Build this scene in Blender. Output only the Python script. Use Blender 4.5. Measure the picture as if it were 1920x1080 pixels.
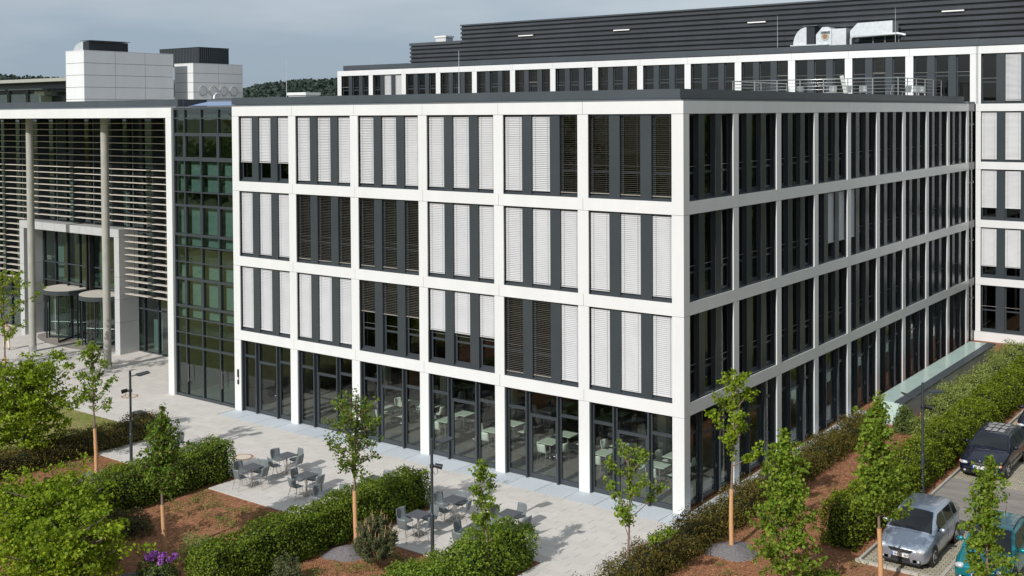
import bpy, bmesh, math, random
import numpy as np
from mathutils import Vector, Matrix
for o in list(bpy.data.objects): bpy.data.objects.remove(o)
scene = bpy.context.scene
col = scene.collection
R = math.radians

# ------------------------------------------------------------------ camera
cam_d = bpy.data.cameras.new('camera'); cam = bpy.data.objects.new('camera', cam_d); col.objects.link(cam)
scene.camera = cam
CAM = np.array([19.003, -35.2554, 14.3257])
_yaw, _pitch, _roll, _f, _cy = -0.64586, -0.02081, -0.00633, 2105.154, 256.268
FW = np.array([math.sin(_yaw)*math.cos(_pitch), math.cos(_yaw)*math.cos(_pitch), math.sin(_pitch)])
_r0 = np.array([math.cos(_yaw), -math.sin(_yaw), 0.0]); _u0 = np.cross(_r0, FW)
RT = math.cos(_roll)*_r0 + math.sin(_roll)*_u0
UP = -math.sin(_roll)*_r0 + math.cos(_roll)*_u0
cam.matrix_world = Matrix(((RT[0], UP[0], -FW[0], CAM[0]), (RT[1], UP[1], -FW[1], CAM[1]), (RT[2], UP[2], -FW[2], CAM[2]), (0, 0, 0, 1)))
cam_d.sensor_width = 36.0; cam_d.lens = _f*36/1920
cam_d.shift_y = -(540-_cy)/1920
cam_d.clip_start = 0.5; cam_d.clip_end = 6000

# ------------------------------------------------------------------ light
SUN_EL = R(33); SUN_AZ = R(177.4)            # direction towards the sun, clockwise from +Y
world = bpy.data.worlds.new('World'); scene.world = world; world.use_nodes = True
nt = world.node_tree; nt.nodes.clear()
wo = nt.nodes.new('ShaderNodeOutputWorld'); bg = nt.nodes.new('ShaderNodeBackground')
sky = nt.nodes.new('ShaderNodeTexSky'); sky.sky_type = 'NISHITA'; sky.sun_disc = False
sky.sun_elevation = SUN_EL; sky.sun_rotation = SUN_AZ; sky.dust_density = 1.5; sky.altitude = 300
tc = nt.nodes.new('ShaderNodeTexCoord'); mp = nt.nodes.new('ShaderNodeMapping'); mp.inputs['Scale'].default_value = (1.3, 1.3, 6.0)
nz = nt.nodes.new('ShaderNodeTexNoise'); nz.inputs['Scale'].default_value = 1.0; nz.inputs['Detail'].default_value = 5; nz.inputs['Roughness'].default_value = 0.55
mp.inputs['Location'].default_value = (5.3, 1.1, 1.6)
cr = nt.nodes.new('ShaderNodeValToRGB')
cr.color_ramp.elements[0].position = 0.34; cr.color_ramp.elements[0].color = (3.1, 3.9, 4.9, 1)
cr.color_ramp.elements[1].position = 0.60; cr.color_ramp.elements[1].color = (6.2, 6.7, 7.1, 1)
mx = nt.nodes.new('ShaderNodeMix'); mx.data_type = 'RGBA'; mx.inputs[0].default_value = 0.86
nt.links.new(tc.outputs['Generated'], mp.inputs['Vector']); nt.links.new(mp.outputs[0], nz.inputs['Vector'])
nt.links.new(nz.outputs['Fac'], cr.inputs[0])
nt.links.new(sky.outputs[0], mx.inputs[6]); nt.links.new(cr.outputs[0], mx.inputs[7])
nt.links.new(mx.outputs[2], bg.inputs['Color']); bg.inputs['Strength'].default_value = 0.103
nt.links.new(bg.outputs[0], wo.inputs['Surface'])
sl = bpy.data.lights.new('sun', 'SUN'); sl.energy = 4.0; sl.angle = R(0.53); sl.color = (1.0, 0.968, 0.925)
so = bpy.data.objects.new('sun', sl); col.objects.link(so)
_to = Vector((math.sin(SUN_AZ)*math.cos(SUN_EL), math.cos(SUN_AZ)*math.cos(SUN_EL), math.sin(SUN_EL)))
so.rotation_euler = _to.to_track_quat('Z', 'Y').to_euler(); so.location = (0, -40, 60)
scene.render.engine = 'CYCLES'
scene.view_settings.view_transform = 'Standard'; scene.view_settings.look = 'None'
scene.view_settings.exposure = 0.0; scene.view_settings.gamma = 1.0
scene.cycles.max_bounces = 8; scene.cycles.transparent_max_bounces = 16

def project(P):
    v = np.asarray(P, float)-CAM; z = v @ FW
    return 960+_f*(v @ RT)/z, _cy-_f*(v @ UP)/z, z

# ------------------------------------------------------------------ materials
MATS = {}
def mat(name, c, rough=0.6, metal=0.0, var=0.0, vscale=3.0, bump=0.0, bscale=30.0, spec=0.5, isl=0.0, coat=0.0, emit=None, detail=6, bdist=0.02, c2=None, stretch=None):
    m = bpy.data.materials.new(name); m.use_nodes = True; t = m.node_tree; N = t.nodes; L = t.links
    b = N['Principled BSDF']; b.inputs['Roughness'].default_value = rough; b.inputs['Metallic'].default_value = metal
    b.inputs['Specular IOR Level'].default_value = spec; b.inputs['Coat Weight'].default_value = coat
    b.inputs['Coat Roughness'].default_value = 0.04
    b.inputs['Base Color'].default_value = (*c, 1)
    tcn = N.new('ShaderNodeTexCoord'); src = tcn.outputs['Object']
    gn = N.new('ShaderNodeNewGeometry')
    vec = gn.outputs['Position']
    if stretch:
        mpn = N.new('ShaderNodeMapping'); mpn.inputs['Scale'].default_value = stretch; L.new(vec, mpn.inputs[0]); vec = mpn.outputs[0]
    colsock = None
    if var > 0 or c2:
        n = N.new('ShaderNodeTexNoise'); n.inputs['Scale'].default_value = vscale; n.inputs['Detail'].default_value = detail; n.inputs['Roughness'].default_value = 0.6
        L.new(vec, n.inputs['Vector'])
        r = N.new('ShaderNodeValToRGB'); r.color_ramp.elements[0].position = 0.3; r.color_ramp.elements[1].position = 0.7
        a = c; d = c2 if c2 else tuple(min(1, x*(1+var)) for x in c)
        a = c if c2 else tuple(x*(1-var) for x in c)
        r.color_ramp.elements[0].color = (*a, 1); r.color_ramp.elements[1].color = (*d, 1)
        L.new(n.outputs['Fac'], r.inputs[0]); colsock = r.outputs[0]
    if isl > 0:
        oi = N.new('ShaderNodeObjectInfo'); ad = N.new('ShaderNodeMath'); ad.operation = 'ADD'; fr = N.new('ShaderNodeMath'); fr.operation = 'FRACT'
        L.new(gn.outputs['Random Per Island'], ad.inputs[0]); L.new(oi.outputs['Random'], ad.inputs[1]); L.new(ad.outputs[0], fr.inputs[0])
        mr = N.new('ShaderNodeMapRange'); mr.inputs[3].default_value = 1-isl; mr.inputs[4].default_value = 1+isl; L.new(fr.outputs[0], mr.inputs[0])
        hs = N.new('ShaderNodeHueSaturation'); L.new(mr.outputs[0], hs.inputs['Value'])
        if colsock: L.new(colsock, hs.inputs['Color'])
        else: hs.inputs['Color'].default_value = (*c, 1)
        colsock = hs.outputs[0]
    if colsock: L.new(colsock, b.inputs['Base Color'])
    if bump > 0:
        n2 = N.new('ShaderNodeTexNoise'); n2.inputs['Scale'].default_value = bscale; n2.inputs['Detail'].default_value = 4; L.new(vec, n2.inputs['Vector'])
        bp = N.new('ShaderNodeBump'); bp.inputs['Strength'].default_value = bump; bp.inputs['Distance'].default_value = bdist
        L.new(n2.outputs['Fac'], bp.inputs['Height']); L.new(bp.outputs[0], b.inputs['Normal'])
    if emit: b.inputs['Emission Color'].default_value = (*emit[0], 1); b.inputs['Emission Strength'].default_value = emit[1]
    MATS[name] = m
    return m

def glass(name, tint, f0=0.05, rough=0.0, wobble=0.0):
    m = bpy.data.materials.new(name); m.use_nodes = True; t = m.node_tree; N = t.nodes; L = t.links
    out = N['Material Output']; N.remove(N['Principled BSDF'])
    tr = N.new('ShaderNodeBsdfTransparent'); tr.inputs[0].default_value = (*tint, 1)
    gl = N.new('ShaderNodeBsdfGlossy'); gl.inputs['Roughness'].default_value = rough; gl.inputs['Color'].default_value = (0.95, 0.97, 0.96, 1)
    gn = N.new('ShaderNodeNewGeometry')
    def math_(op, x, y=None):
        n = N.new('ShaderNodeMath'); n.operation = op
        for k, v in enumerate((x, y)):
            if v is None: continue
            if isinstance(v, (int, float)): n.inputs[k].default_value = v
            else: L.new(v, n.inputs[k])
        return n.outputs[0]
    dt = N.new('ShaderNodeVectorMath'); dt.operation = 'DOT_PRODUCT'; L.new(gn.outputs['Normal'], dt.inputs[0]); L.new(gn.outputs['Incoming'], dt.inputs[1])
    q = math_('SUBTRACT', 1.0, math_('ABSOLUTE', dt.outputs['Value']))          # Schlick, the same from both sides of the pane
    f = math_('ADD', math_('MULTIPLY', math_('POWER', q, 5.0), 1-f0), f0)
    mxs = N.new('ShaderNodeMixShader')
    if wobble:
        n2 = N.new('ShaderNodeTexNoise'); n2.inputs['Scale'].default_value = 0.9; n2.inputs['Detail'].default_value = 1; L.new(gn.outputs['Position'], n2.inputs['Vector'])
        bp = N.new('ShaderNodeBump'); bp.inputs['Strength'].default_value = wobble; bp.inputs['Distance'].default_value = 0.05; L.new(n2.outputs['Fac'], bp.inputs['Height'])
        L.new(bp.outputs[0], gl.inputs['Normal'])
    L.new(f, mxs.inputs[0]); L.new(tr.outputs[0], mxs.inputs[1]); L.new(gl.outputs[0], mxs.inputs[2]); L.new(mxs.outputs[0], out.inputs['Surface'])
    MATS[name] = m
    return m

def leafmat(name, c1, c2, trans=0.35, rough=0.45, c3=None):
    m = bpy.data.materials.new(name); m.use_nodes = True; t = m.node_tree; N = t.nodes; L = t.links
    b = N['Principled BSDF']; out = N['Material Output']; b.inputs['Roughness'].default_value = max(rough, 0.55); b.inputs['Specular IOR Level'].default_value = 0.18
    gn = N.new('ShaderNodeNewGeometry'); r = N.new('ShaderNodeValToRGB')
    r.color_ramp.elements[0].color = (*c1, 1); r.color_ramp.elements[1].color = (*c2, 1)
    if c3:
        e = r.color_ramp.elements.new(0.9); e.color = (*c2, 1); r.color_ramp.elements[-1].color = (*c3, 1)
    L.new(gn.outputs['Random Per Island'], r.inputs[0])
    n = N.new('ShaderNodeTexNoise'); n.inputs['Scale'].default_value = 1.3; n.inputs['Detail'].default_value = 2; L.new(gn.outputs['Position'], n.inputs['Vector'])
    mr = N.new('ShaderNodeMapRange'); mr.inputs[1].default_value = 0.3; mr.inputs[2].default_value = 0.7; mr.inputs[3].default_value = 0.8; mr.inputs[4].default_value = 1.2; L.new(n.outputs['Fac'], mr.inputs[0])
    hs = N.new('ShaderNodeHueSaturation'); L.new(r.outputs[0], hs.inputs['Color']); L.new(mr.outputs[0], hs.inputs['Value'])
    L.new(hs.outputs[0], b.inputs['Base Color'])
    tl = N.new('ShaderNodeBsdfTranslucent'); L.new(hs.outputs[0], tl.inputs[0])
    mxs = N.new('ShaderNodeMixShader'); mxs.inputs[0].default_value = trans
    L.new(b.outputs[0], mxs.inputs[1]); L.new(tl.outputs[0], mxs.inputs[2]); L.new(mxs.outputs[0], out.inputs['Surface'])
    MATS[name] = m
    return m

mat('white_panel', (0.665, 0.67, 0.668), 0.26, var=0.035, vscale=1.1, stretch=(1, 1, 0.22), bump=0.06, bscale=0.7, bdist=0.01)
mat('anthracite', (0.044, 0.052, 0.059), 0.24, var=0.08, vscale=0.6, spec=0.42)
mat('anthracite_dark', (0.03, 0.035, 0.04), 0.55, spec=0.15)
mat('ledge', (0.12, 0.13, 0.14), 0.45, var=0.1)
mat('parapet', (0.055, 0.066, 0.076), 0.38, var=0.12, vscale=0.5)
mat('blind', (0.53, 0.535, 0.545), 0.42, var=0.05, vscale=1.2)
mat('blind_open_shaded', (0.27, 0.25, 0.22), 0.6)
mat('tape', (0.42, 0.41, 0.4), 0.7)
mat('blind_green', (0.29, 0.32, 0.30), 0.6)
mat('interior', (0.17, 0.165, 0.15), 0.8, var=0.3, vscale=0.8)
mat('interior_dark', (0.07, 0.065, 0.06), 0.8, var=0.4, vscale=0.6)
mat('ceiling_tile', (0.3, 0.3, 0.29), 0.8)
mat('stone_floor', (0.21, 0.195, 0.185), 0.35, var=0.25, vscale=1.2)
mat('pale_column', (0.5, 0.53, 0.48), 0.6)
mat('roof_gravel', (0.22, 0.23, 0.2), 0.9, var=0.35, vscale=8)
glass('glass', (0.86, 0.89, 0.87), 0.045, wobble=0.02)
glass('glass_dark', (0.40, 0.43, 0.41), 0.055, wobble=0.03)
glass('glass_green', (0.68, 0.79, 0.765), 0.09, wobble=0.03)
glass('glass_clear', (0.86, 0.92, 0.9), 0.04)
mat('shaft_glass', (0.47, 0.60, 0.545), 0.15, var=0.06, vscale=0.7, spec=0.7)
mat('concrete', (0.34, 0.335, 0.30), 0.75, var=0.12, vscale=3, bump=0.1, bscale=25, stretch=(1, 1, 0.5))
mat('steel', (0.55, 0.55, 0.55), 0.3, metal=0.9)
mat('steel_leg', (0.5, 0.48, 0.45), 0.35, metal=0.8)
mat('galvanised', (0.62, 0.65, 0.67), 0.42, metal=0.55, var=0.1, vscale=4)
mat('portal_metal', (0.47, 0.475, 0.48), 0.38, metal=0.08, var=0.06, vscale=1, bump=0.1, bscale=1.5, bdist=0.02)
mat('louvre', (0.56, 0.52, 0.46), 0.55, var=0.06)
mat('cladding', (0.058, 0.063, 0.071), 0.45, metal=0.1, var=0.15, vscale=0.4)
mat('paving', (0.572, 0.54, 0.503), 0.75, var=0.045, vscale=1.3, bump=0.08, bscale=60, isl=0.038, bdist=0.004)
mat('joint_sand', (0.41, 0.375, 0.335), 0.95)
mat('granite', (0.50, 0.545, 0.58), 0.7, var=0.12, vscale=14, isl=0.06)
mat('mulch', (0.20, 0.085, 0.038), 0.95, c2=(0.42, 0.19, 0.092), vscale=5, bump=0.9, bscale=35, bdist=0.05, detail=8)
mat('chip', (0.38, 0.18, 0.088), 0.9, isl=0.55)
mat('soil', (0.07, 0.045, 0.03), 0.95, var=0.3)
mat('gravel', (0.215, 0.195, 0.2), 0.95, var=0.35, vscale=25, bump=0.9, bscale=45, bdist=0.05)
mat('lawn', (0.18, 0.215, 0.03), 0.9, c2=(0.36, 0.31, 0.12), vscale=0.7, bump=0.8, bscale=70, bdist=0.04, detail=9)
mat('grass', (0.06, 0.085, 0.02), 0.9, c2=(0.11, 0.13, 0.035), vscale=0.08)
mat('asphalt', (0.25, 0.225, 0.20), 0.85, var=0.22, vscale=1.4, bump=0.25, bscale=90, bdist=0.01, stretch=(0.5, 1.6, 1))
mat('grass_paver', (0.34, 0.31, 0.235), 0.9, isl=0.14, var=0.1, vscale=6)
mat('paver_gap', (0.25, 0.23, 0.14), 0.95, c2=(0.17, 0.18, 0.07), vscale=2.5)
mat('kerb_stone', (0.42, 0.39, 0.34), 0.85, var=0.12, vscale=4, isl=0.05)
mat('bark', (0.13, 0.10, 0.075), 0.9, var=0.25, vscale=12)
mat('twig', (0.2, 0.14, 0.11), 0.85, var=0.2, vscale=12)
mat('reed_wrap', (0.55, 0.31, 0.15), 0.8, var=0.16, vscale=14, stretch=(1, 1, 4))
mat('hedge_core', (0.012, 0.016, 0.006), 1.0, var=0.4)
mat('chair_grey', (0.15, 0.17, 0.175), 0.42)
mat('table_grey', (0.085, 0.092, 0.105), 0.5)
mat('chair_white', (0.74, 0.8, 0.73), 0.4)
mat('table_white', (0.68, 0.78, 0.67), 0.35)
mat('lamp_metal', (0.05, 0.06, 0.068), 0.4, metal=0.2)
mat('lamp_glass', (0.6, 0.6, 0.58), 0.2)
mat('black', (0.012, 0.012, 0.013), 0.5)
mat('rubber', (0.018, 0.018, 0.018), 0.8)
mat('manhole_disc', (0.6, 0.52, 0.42), 0.8)
mat('manhole_ring', (0.27, 0.14, 0.075), 0.85)
mat('blossom', (0.36, 0.10, 0.48), 0.6, isl=0.3)
mat('shoot', (0.42, 0.26, 0.15), 0.8)
mat('skin', (0.5, 0.3, 0.2), 0.6); mat('shirt', (0.6, 0.52, 0.42), 0.85); mat('trousers', (0.62, 0.55, 0.42), 0.85); mat('shoe', (0.03, 0.025, 0.02), 0.6); mat('hair', (0.06, 0.04, 0.03), 0.8)
mat('car_silver', (0.42, 0.47, 0.55), 0.3, metal=0.65, coat=0.8)
mat('car_blue', (0.005, 0.007, 0.02), 0.3, metal=0.0, coat=0.6, spec=0.3)
mat('car_teal', (0.0, 0.2, 0.23), 0.3, metal=0.3, coat=0.8)
mat('car_trim', (0.02, 0.02, 0.022), 0.55)
mat('car_seat', (0.05, 0.05, 0.055), 0.8)
mat('headlight', (0.75, 0.77, 0.8), 0.08, metal=0.5, coat=1.0)
mat('indicator', (0.7, 0.22, 0.12), 0.25)
mat('plate_white', (0.75, 0.75, 0.75), 0.4); mat('plate_blue', (0.02, 0.12, 0.5), 0.4); mat('plate_ink', (0.03, 0.03, 0.03), 0.6)
mat('chrome', (0.7, 0.7, 0.72), 0.15, metal=1.0)
mat('sunroof_panel', (0.32, 0.31, 0.30), 0.25)
mat('red_brown', (0.3, 0.1, 0.05), 0.7); mat('wood_orange', (0.42, 0.22, 0.08), 0.6)
mat('light_panel', (0.8, 0.8, 0.78), 0.4)
mat('blue_glass', (0.12, 0.22, 0.42), 0.1, spec=0.8)
leafmat('leaf_bright', (0.11, 0.195, 0.012), (0.33, 0.415, 0.028), 0.42)
leafmat('leaf_maple', (0.101, 0.189, 0.019), (0.270, 0.351, 0.041), 0.4)
leafmat('leaf_dark', (0.070, 0.133, 0.017), (0.182, 0.259, 0.031), 0.36, c3=(0.238, 0.154, 0.056))
leafmat('leaf_hedge', (0.068, 0.120, 0.012), (0.210, 0.277, 0.024), 0.32)
leafmat('leaf_beech', (0.070, 0.115, 0.010), (0.252, 0.301, 0.021), 0.32)
leafmat('leaf_yew', (0.063, 0.063, 0.011), (0.175, 0.140, 0.025), 0.15, c3=(0.266, 0.161, 0.056))
leafmat('leaf_light', (0.2, 0.26, 0.06), (0.36, 0.41, 0.12), 0.35)
leafmat('leaf_shrub', (0.063, 0.098, 0.028), (0.154, 0.196, 0.049), 0.25)
leafmat('leaf_cotone', (0.049, 0.063, 0.017), (0.154, 0.126, 0.049), 0.2, c3=(0.238, 0.161, 0.084))
leafmat('needle', (0.085, 0.111, 0.052), (0.208, 0.221, 0.098), 0.15, c3=(0.325, 0.234, 0.117))
leafmat('weed', (0.120, 0.186, 0.036), (0.240, 0.276, 0.072), 0.3)
leafmat('far_leaf', (0.032, 0.05, 0.04), (0.042, 0.06, 0.046), 0.1)

# ------------------------------------------------------------------ mesh helpers
class MB:
    def __init__(s): s.v = []; s.f = []; s.m = []; s.ms = []; s.sm = []
    def mi(s, m):
        if m not in s.ms: s.ms.append(m)
        return s.ms.index(m)
    def add(s, vs, fs, m, smooth=False):
        o = len(s.v); k = s.mi(m)
        s.v += [tuple(map(float, p)) for p in vs]
        for f in fs: s.f.append(tuple(i+o for i in f)); s.m.append(k); s.sm.append(smooth)
    def box(s, x0, x1, y0, y1, z0, z1, m):
        s.add([(x0, y0, z0), (x1, y0, z0), (x1, y1, z0), (x0, y1, z0), (x0, y0, z1), (x1, y0, z1), (x1, y1, z1), (x0, y1, z1)],
              [(0, 3, 2, 1), (4, 5, 6, 7), (0, 1, 5, 4), (1, 2, 6, 5), (2, 3, 7, 6), (3, 0, 4, 7)], m)
    def tube(s, pts, rad, m, n=8, cap=True, smooth=True):
        pts = [Vector(p) for p in pts]
        if not hasattr(rad, '__len__'): rad = [rad]*len(pts)
        vs = []; fs = []
        t0 = (pts[1]-pts[0]).normalized(); a = t0.orthogonal().normalized()
        for i, p in enumerate(pts):
            t = (pts[min(i+1, len(pts)-1)]-pts[max(i-1, 0)]).normalized()
            a = (a-t*a.dot(t)).normalized() if (a-t*a.dot(t)).length > 1e-6 else t.orthogonal().normalized()
            b = t.cross(a)
            for k in range(n):
                q = p+(a*math.cos(2*math.pi*k/n)+b*math.sin(2*math.pi*k/n))*rad[i]; vs.append(q)
        for i in range(len(pts)-1):
            for k in range(n):
                fs.append((i*n+k, i*n+(k+1) % n, (i+1)*n+(k+1) % n, (i+1)*n+k))
        s.add(vs, fs, m, smooth)
        if cap: s.add(vs[:n], [tuple(range(n-1, -1, -1))], m); s.add(vs[-n:], [tuple(range(n))], m)
    def cyl(s, x, y, z0, z1, r, m, n=24, r1=None, smooth=True):
        s.tube([(x, y, z0), (x, y, z1)], [r, r if r1 is None else r1], m, n, True, smooth)
    def poly(s, pts, m): s.add(pts, [tuple(range(len(pts)))], m)
    def prism(s, pts, d, m):
        n = len(pts); d = Vector(d); b = [Vector(p)+d for p in pts]
        s.add(list(pts)+b, [tuple(range(n-1, -1, -1)), tuple(range(n, 2*n))]+[(i, (i+1) % n, n+(i+1) % n, n+i) for i in range(n)], m)
    def ell(s, c, r, m, nu=12, nv=8):
        vs = []; fs = []
        for i in range(nv+1):
            t = math.pi*i/nv
            for k in range(nu):
                p = 2*math.pi*k/nu; vs.append((c[0]+r[0]*math.sin(t)*math.cos(p), c[1]+r[1]*math.sin(t)*math.sin(p), c[2]+r[2]*math.cos(t)))
        for i in range(nv):
            for k in range(nu): fs.append((i*nu+k, (i+1)*nu+k, (i+1)*nu+(k+1) % nu, i*nu+(k+1) % nu))
        s.add(vs, fs, m, True)
    def mesh(s, name):
        me = bpy.data.meshes.new(name); me.from_pydata(s.v, [], s.f)
        for m in s.ms: me.materials.append(MATS[m])
        me.polygons.foreach_set('material_index', s.m); me.polygons.foreach_set('use_smooth', s.sm); me.update()
        return me
    def build(s, name, parent=None, loc=(0, 0, 0), rot=0.0): return put(name, s.mesh(name), parent, loc, rot)

def put(name, me, parent=None, loc=(0, 0, 0), rot=0.0):
    o = bpy.data.objects.new(name, me); col.objects.link(o); o.location = loc
    if rot: o.rotation_euler = (0, 0, rot)
    if parent: o.parent = parent
    return o
def empty(name, loc=(0, 0, 0), rot=0.0):
    o = put(name, None, None, loc, rot); o.empty_display_size = 0.2
    return o
def tag(o, label=None, cat=None, group=None, kind=None):
    if label: o['label'] = label
    if cat: o['category'] = cat
    if group: o['group'] = group
    if kind: o['kind'] = kind
    return o
_bc = {}
def bmeshbox(w, d, h, m):
    k = (round(w, 3), round(d, 3), round(h, 3), m)
    if k not in _bc:
        b = MB(); b.box(0, w, 0, d, 0, h, m); _bc[k] = b.mesh(m+'_piece')
    return _bc[k]
class Frame:                      # facade frame: u along the wall, d inwards, z up
    def __init__(s, ox, oy, rot): s.o = Vector((ox, oy, 0)); s.r = rot; s.U = Vector((math.cos(rot), math.sin(rot), 0)); s.N = Vector((-math.sin(rot), math.cos(rot), 0))
    def at(s, u, d, z): return s.o+s.U*u+s.N*d+Vector((0, 0, z))
    def box(s, name, parent, u0, u1, d0, d1, z0, z1, m):
        return put(name, bmeshbox(u1-u0, d1-d0, z1-z0, m), parent, s.at(u0, d0, z0)-Vector(parent.location), s.r)
    def put(s, name, me, parent, u, d, z): return put(name, me, parent, s.at(u, d, z)-Vector(parent.location), s.r)
WF = Frame(0, 0, 0)

def npmesh(name, V, F4, m):
    me = bpy.data.meshes.new(name); n = len(V); k = F4.shape[1]; nf = len(F4)
    me.vertices.add(n); me.vertices.foreach_set('co', V.astype(np.float32).ravel())
    me.loops.add(nf*k); me.loops.foreach_set('vertex_index', F4.astype(np.int32).ravel())
    me.polygons.add(nf); me.polygons.foreach_set('loop_start', np.arange(0, nf*k, k, dtype=np.int32))
    me.materials.append(MATS[m]); me.update(calc_edges=True)
    return me
def leaves(name, P, size, m, rng, up=0.4, aspect=0.75, dirs=None, dirw=0.0, N=None, nw=0.0):
    """one small bent blade for every point in P"""
    n = len(P); P = np.asarray(P)
    nn = rng.normal(size=(n, 3)); nn[:, 2] += up*1.5
    if N is not None: nn = nn+N*nw
    nn /= np.linalg.norm(nn, axis=1)[:, None]
    t = rng.normal(size=(n, 3))
    if dirs is not None: t = t+np.asarray(dirs)*dirw
    t -= nn*(t*nn).sum(1)[:, None]; t /= np.linalg.norm(t, axis=1)[:, None]+1e-9
    b = np.cross(nn, t)
    s = (size*rng.uniform(0.65, 1.3, n))[:, None]
    w = s*aspect*0.5
    v0 = P-t*s*0.5; v2 = P+t*s*0.5-nn*s*0.12; v1 = P+b*w+nn*s*0.10; v3 = P-b*w+nn*s*0.10
    V = np.stack([v0, v1, v2, v3], 1).reshape(-1, 3)
    i = np.arange(n)*4
    F = np.concatenate([np.stack([i, i+1, i+2], 1), np.stack([i, i+2, i+3], 1)])
    return npmesh(name, V, F, m)
# ------------------------------------------------------------------ ground
def sheet(name, x0, x1, y0, y1, z, m, parent=None, kind='structure'):
    b = MB(); b.add([(x0, y0, z), (x1, y0, z), (x1, y1, z), (x0, y1, z)], [(0, 1, 2, 3)], m)
    o = b.build(name, parent)
    if kind: o['kind'] = kind
    return o
def slabsheet(name, x0, x1, y0, y1, z0, z1, m):
    b = MB(); b.box(x0, x1, y0, y1, z0, z1, m); o = b.build(name); o['kind'] = 'structure'; return o
sheet('ground', -3000, 3000, -3000, 3000, -0.16, 'grass')
bed = sheet('planting_bed', -26, 6.3, -34, 38.4, -0.03, 'mulch')
bed2 = sheet('planting_bed', 6.3, 30, -34, -0.38, -0.034, 'mulch')
sheet('lawn', -95, -26, -40, -4.62, -0.01, 'lawn')
sheet('lawn', -26, -24.9, -34, -4.62, -0.006, 'lawn')

# paving: pieces laid in courses on a sand bed
RECTS = [(-62, 1.05, -4.62, -1.05), (-62, -29.6, -1.05, 5.6), (-29.6, -24.6, -1.05, 0.15), (-23.9, -17.75, -8.1, -4.62), (-17.75, -16.2, -6.7, -4.62),
         (-16.2, -9.3, -8.1, -4.62), (-7.75, -3.15, -8.1, -4.62), (-3.15, -1.7, -6.4, -4.62), (-1.7, 1.05, -24, -4.62)]
pave = empty('pavement'); pave['kind'] = 'structure'
for i, r in enumerate(RECTS):
    b = MB(); b.box(r[0], r[1], r[2], r[3], -0.12, -0.012-0.0006*i, 'joint_sand'); b.build('sand_bed', pave)
SW, SD, GP = 0.80, 0.40, 0.010
rng = np.random.default_rng(5)
cells = []
for (x0, x1, y0, y1) in RECTS:
    ny = max(1, round((y1-y0)/SD)); dy = (y1-y0)/ny
    for j in range(ny):
        off = (0.0, 0.47, 0.22, 0.63)[j % 4]*SW
        x = x0-off
        while x < x1-0.02:
            a, c = max(x, x0), min(x+SW, x1)
            if c-a > 0.06: cells.append((a, c, y0+j*dy, y0+(j+1)*dy))
            x += SW
def pix(c):
    q = [project((c[i], c[j], 0)) for i, j in ((0, 2), (1, 2), (1, 3), (0, 3))]
    a = 0.5*abs(sum(q[i][0]*q[(i+1) % 4][1]-q[(i+1) % 4][0]*q[i][1] for i in range(4)))
    cx = sum(p[0] for p in q)/4; cy = sum(p[1] for p in q)/4
    return a if (0 < cx < 1920 and 0 < cy < 1085) else 0
order = sorted(range(len(cells)), key=lambda i: -pix(cells[i]))
single = set(order[:300])
rest = MB()
for i, c in enumerate(cells):
    dz = float(rng.uniform(-0.002, 0.002))
    if i in single:
        o = put('paving_slab', bmeshbox(c[1]-c[0]-GP, c[3]-c[2]-GP, 0.06, 'paving'), pave, (c[0]+GP/2, c[2]+GP/2, -0.06+dz))
    else:
        a0, a1, b0, b1 = c[0]+GP/2, c[1]-GP/2, c[2]+GP/2, c[3]-GP/2
        rest.add([(a0, b0, -0.03), (a1, b0, -0.03), (a1, b1, -0.03), (a0, b1, -0.03), (a0, b0, dz), (a1, b0, dz), (a1, b1, dz), (a0, b1, dz)],
                 [(4, 5, 6, 7), (0, 1, 5, 4), (1, 2, 6, 5), (2, 3, 7, 6), (3, 0, 4, 7)], 'paving')
o = rest.build('paving_slab', pave); o['kind'] = 'stuff'
# pale granite strip at the foot of the office building
strip = sheet('granite_strip', -24.6, 1.0, -1.05, 0.28, -0.05, 'joint_sand')
x = -24.6
bay = 4.0123
for k in range(6):
    for j in range(3):
        a = -24.55+k*bay+j*bay/3
        put('granite_slab', bmeshbox(bay/3-0.02, 1.04, 0.06, 'granite'), strip, (a, -1.045, -0.062+0.001*((k+j) % 3)))
        put('granite_slab', bmeshbox(bay/3-0.02, 0.24, 0.05, 'granite'), strip, (a, 0.0, -0.055))
put('granite_slab', bmeshbox(0.462, 1.04, 0.06, 'granite'), strip, (-0.472, -1.045, -0.0605))
for k in range(14):
    put('granite_slab', bmeshbox(1.0, 1.31, 0.06, 'granite'), strip, (0.0+(0.002*(k % 2)), -1.045+k*1.33, -0.061))
# parking
sheet('car_park', 6.38, 40, -0.2, 45, -0.06, 'paver_gap')
b = MB(); b.box(6.46, 40, 3.98, 9.78, -0.06, -0.004, 'asphalt'); o = b.build('asphalt_lane'); o['kind'] = 'structure'
pv = sheet('parking_bay', 6.4, 16, -0.2, 15.4, -0.05, 'paver_gap')
pm = MB(); ps = []
for (y0, y1) in ((-0.2, 3.96), (9.82, 15.2), (16.6, 22)):
    y = y0; r_ = 0
    while y < y1-0.1:
        x = 6.47+(0.11 if r_ % 2 else 0)
        while x < 13: ps.append((x, y)); x += 0.22
        y += 0.115; r_ += 1
for (x, y) in ps:
    dz = random.Random(x*31+y).uniform(-0.004, 0.004)
    a0, a1, b0, b1 = x, x+0.195, y, y+0.095; z = -0.008+dz
    pm.add([(a0, b0, -0.04), (a1, b0, -0.04), (a1, b1, -0.04), (a0, b1, -0.04), (a0, b0, z), (a1, b0, z), (a1, b1, z), (a0, b1, z)],
           [(4, 5, 6, 7), (0, 1, 5, 4), (1, 2, 6, 5), (2, 3, 7, 6), (3, 0, 4, 7)], 'grass_paver')
o = pm.build('grass_paver', pv); o['kind'] = 'stuff'
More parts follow.
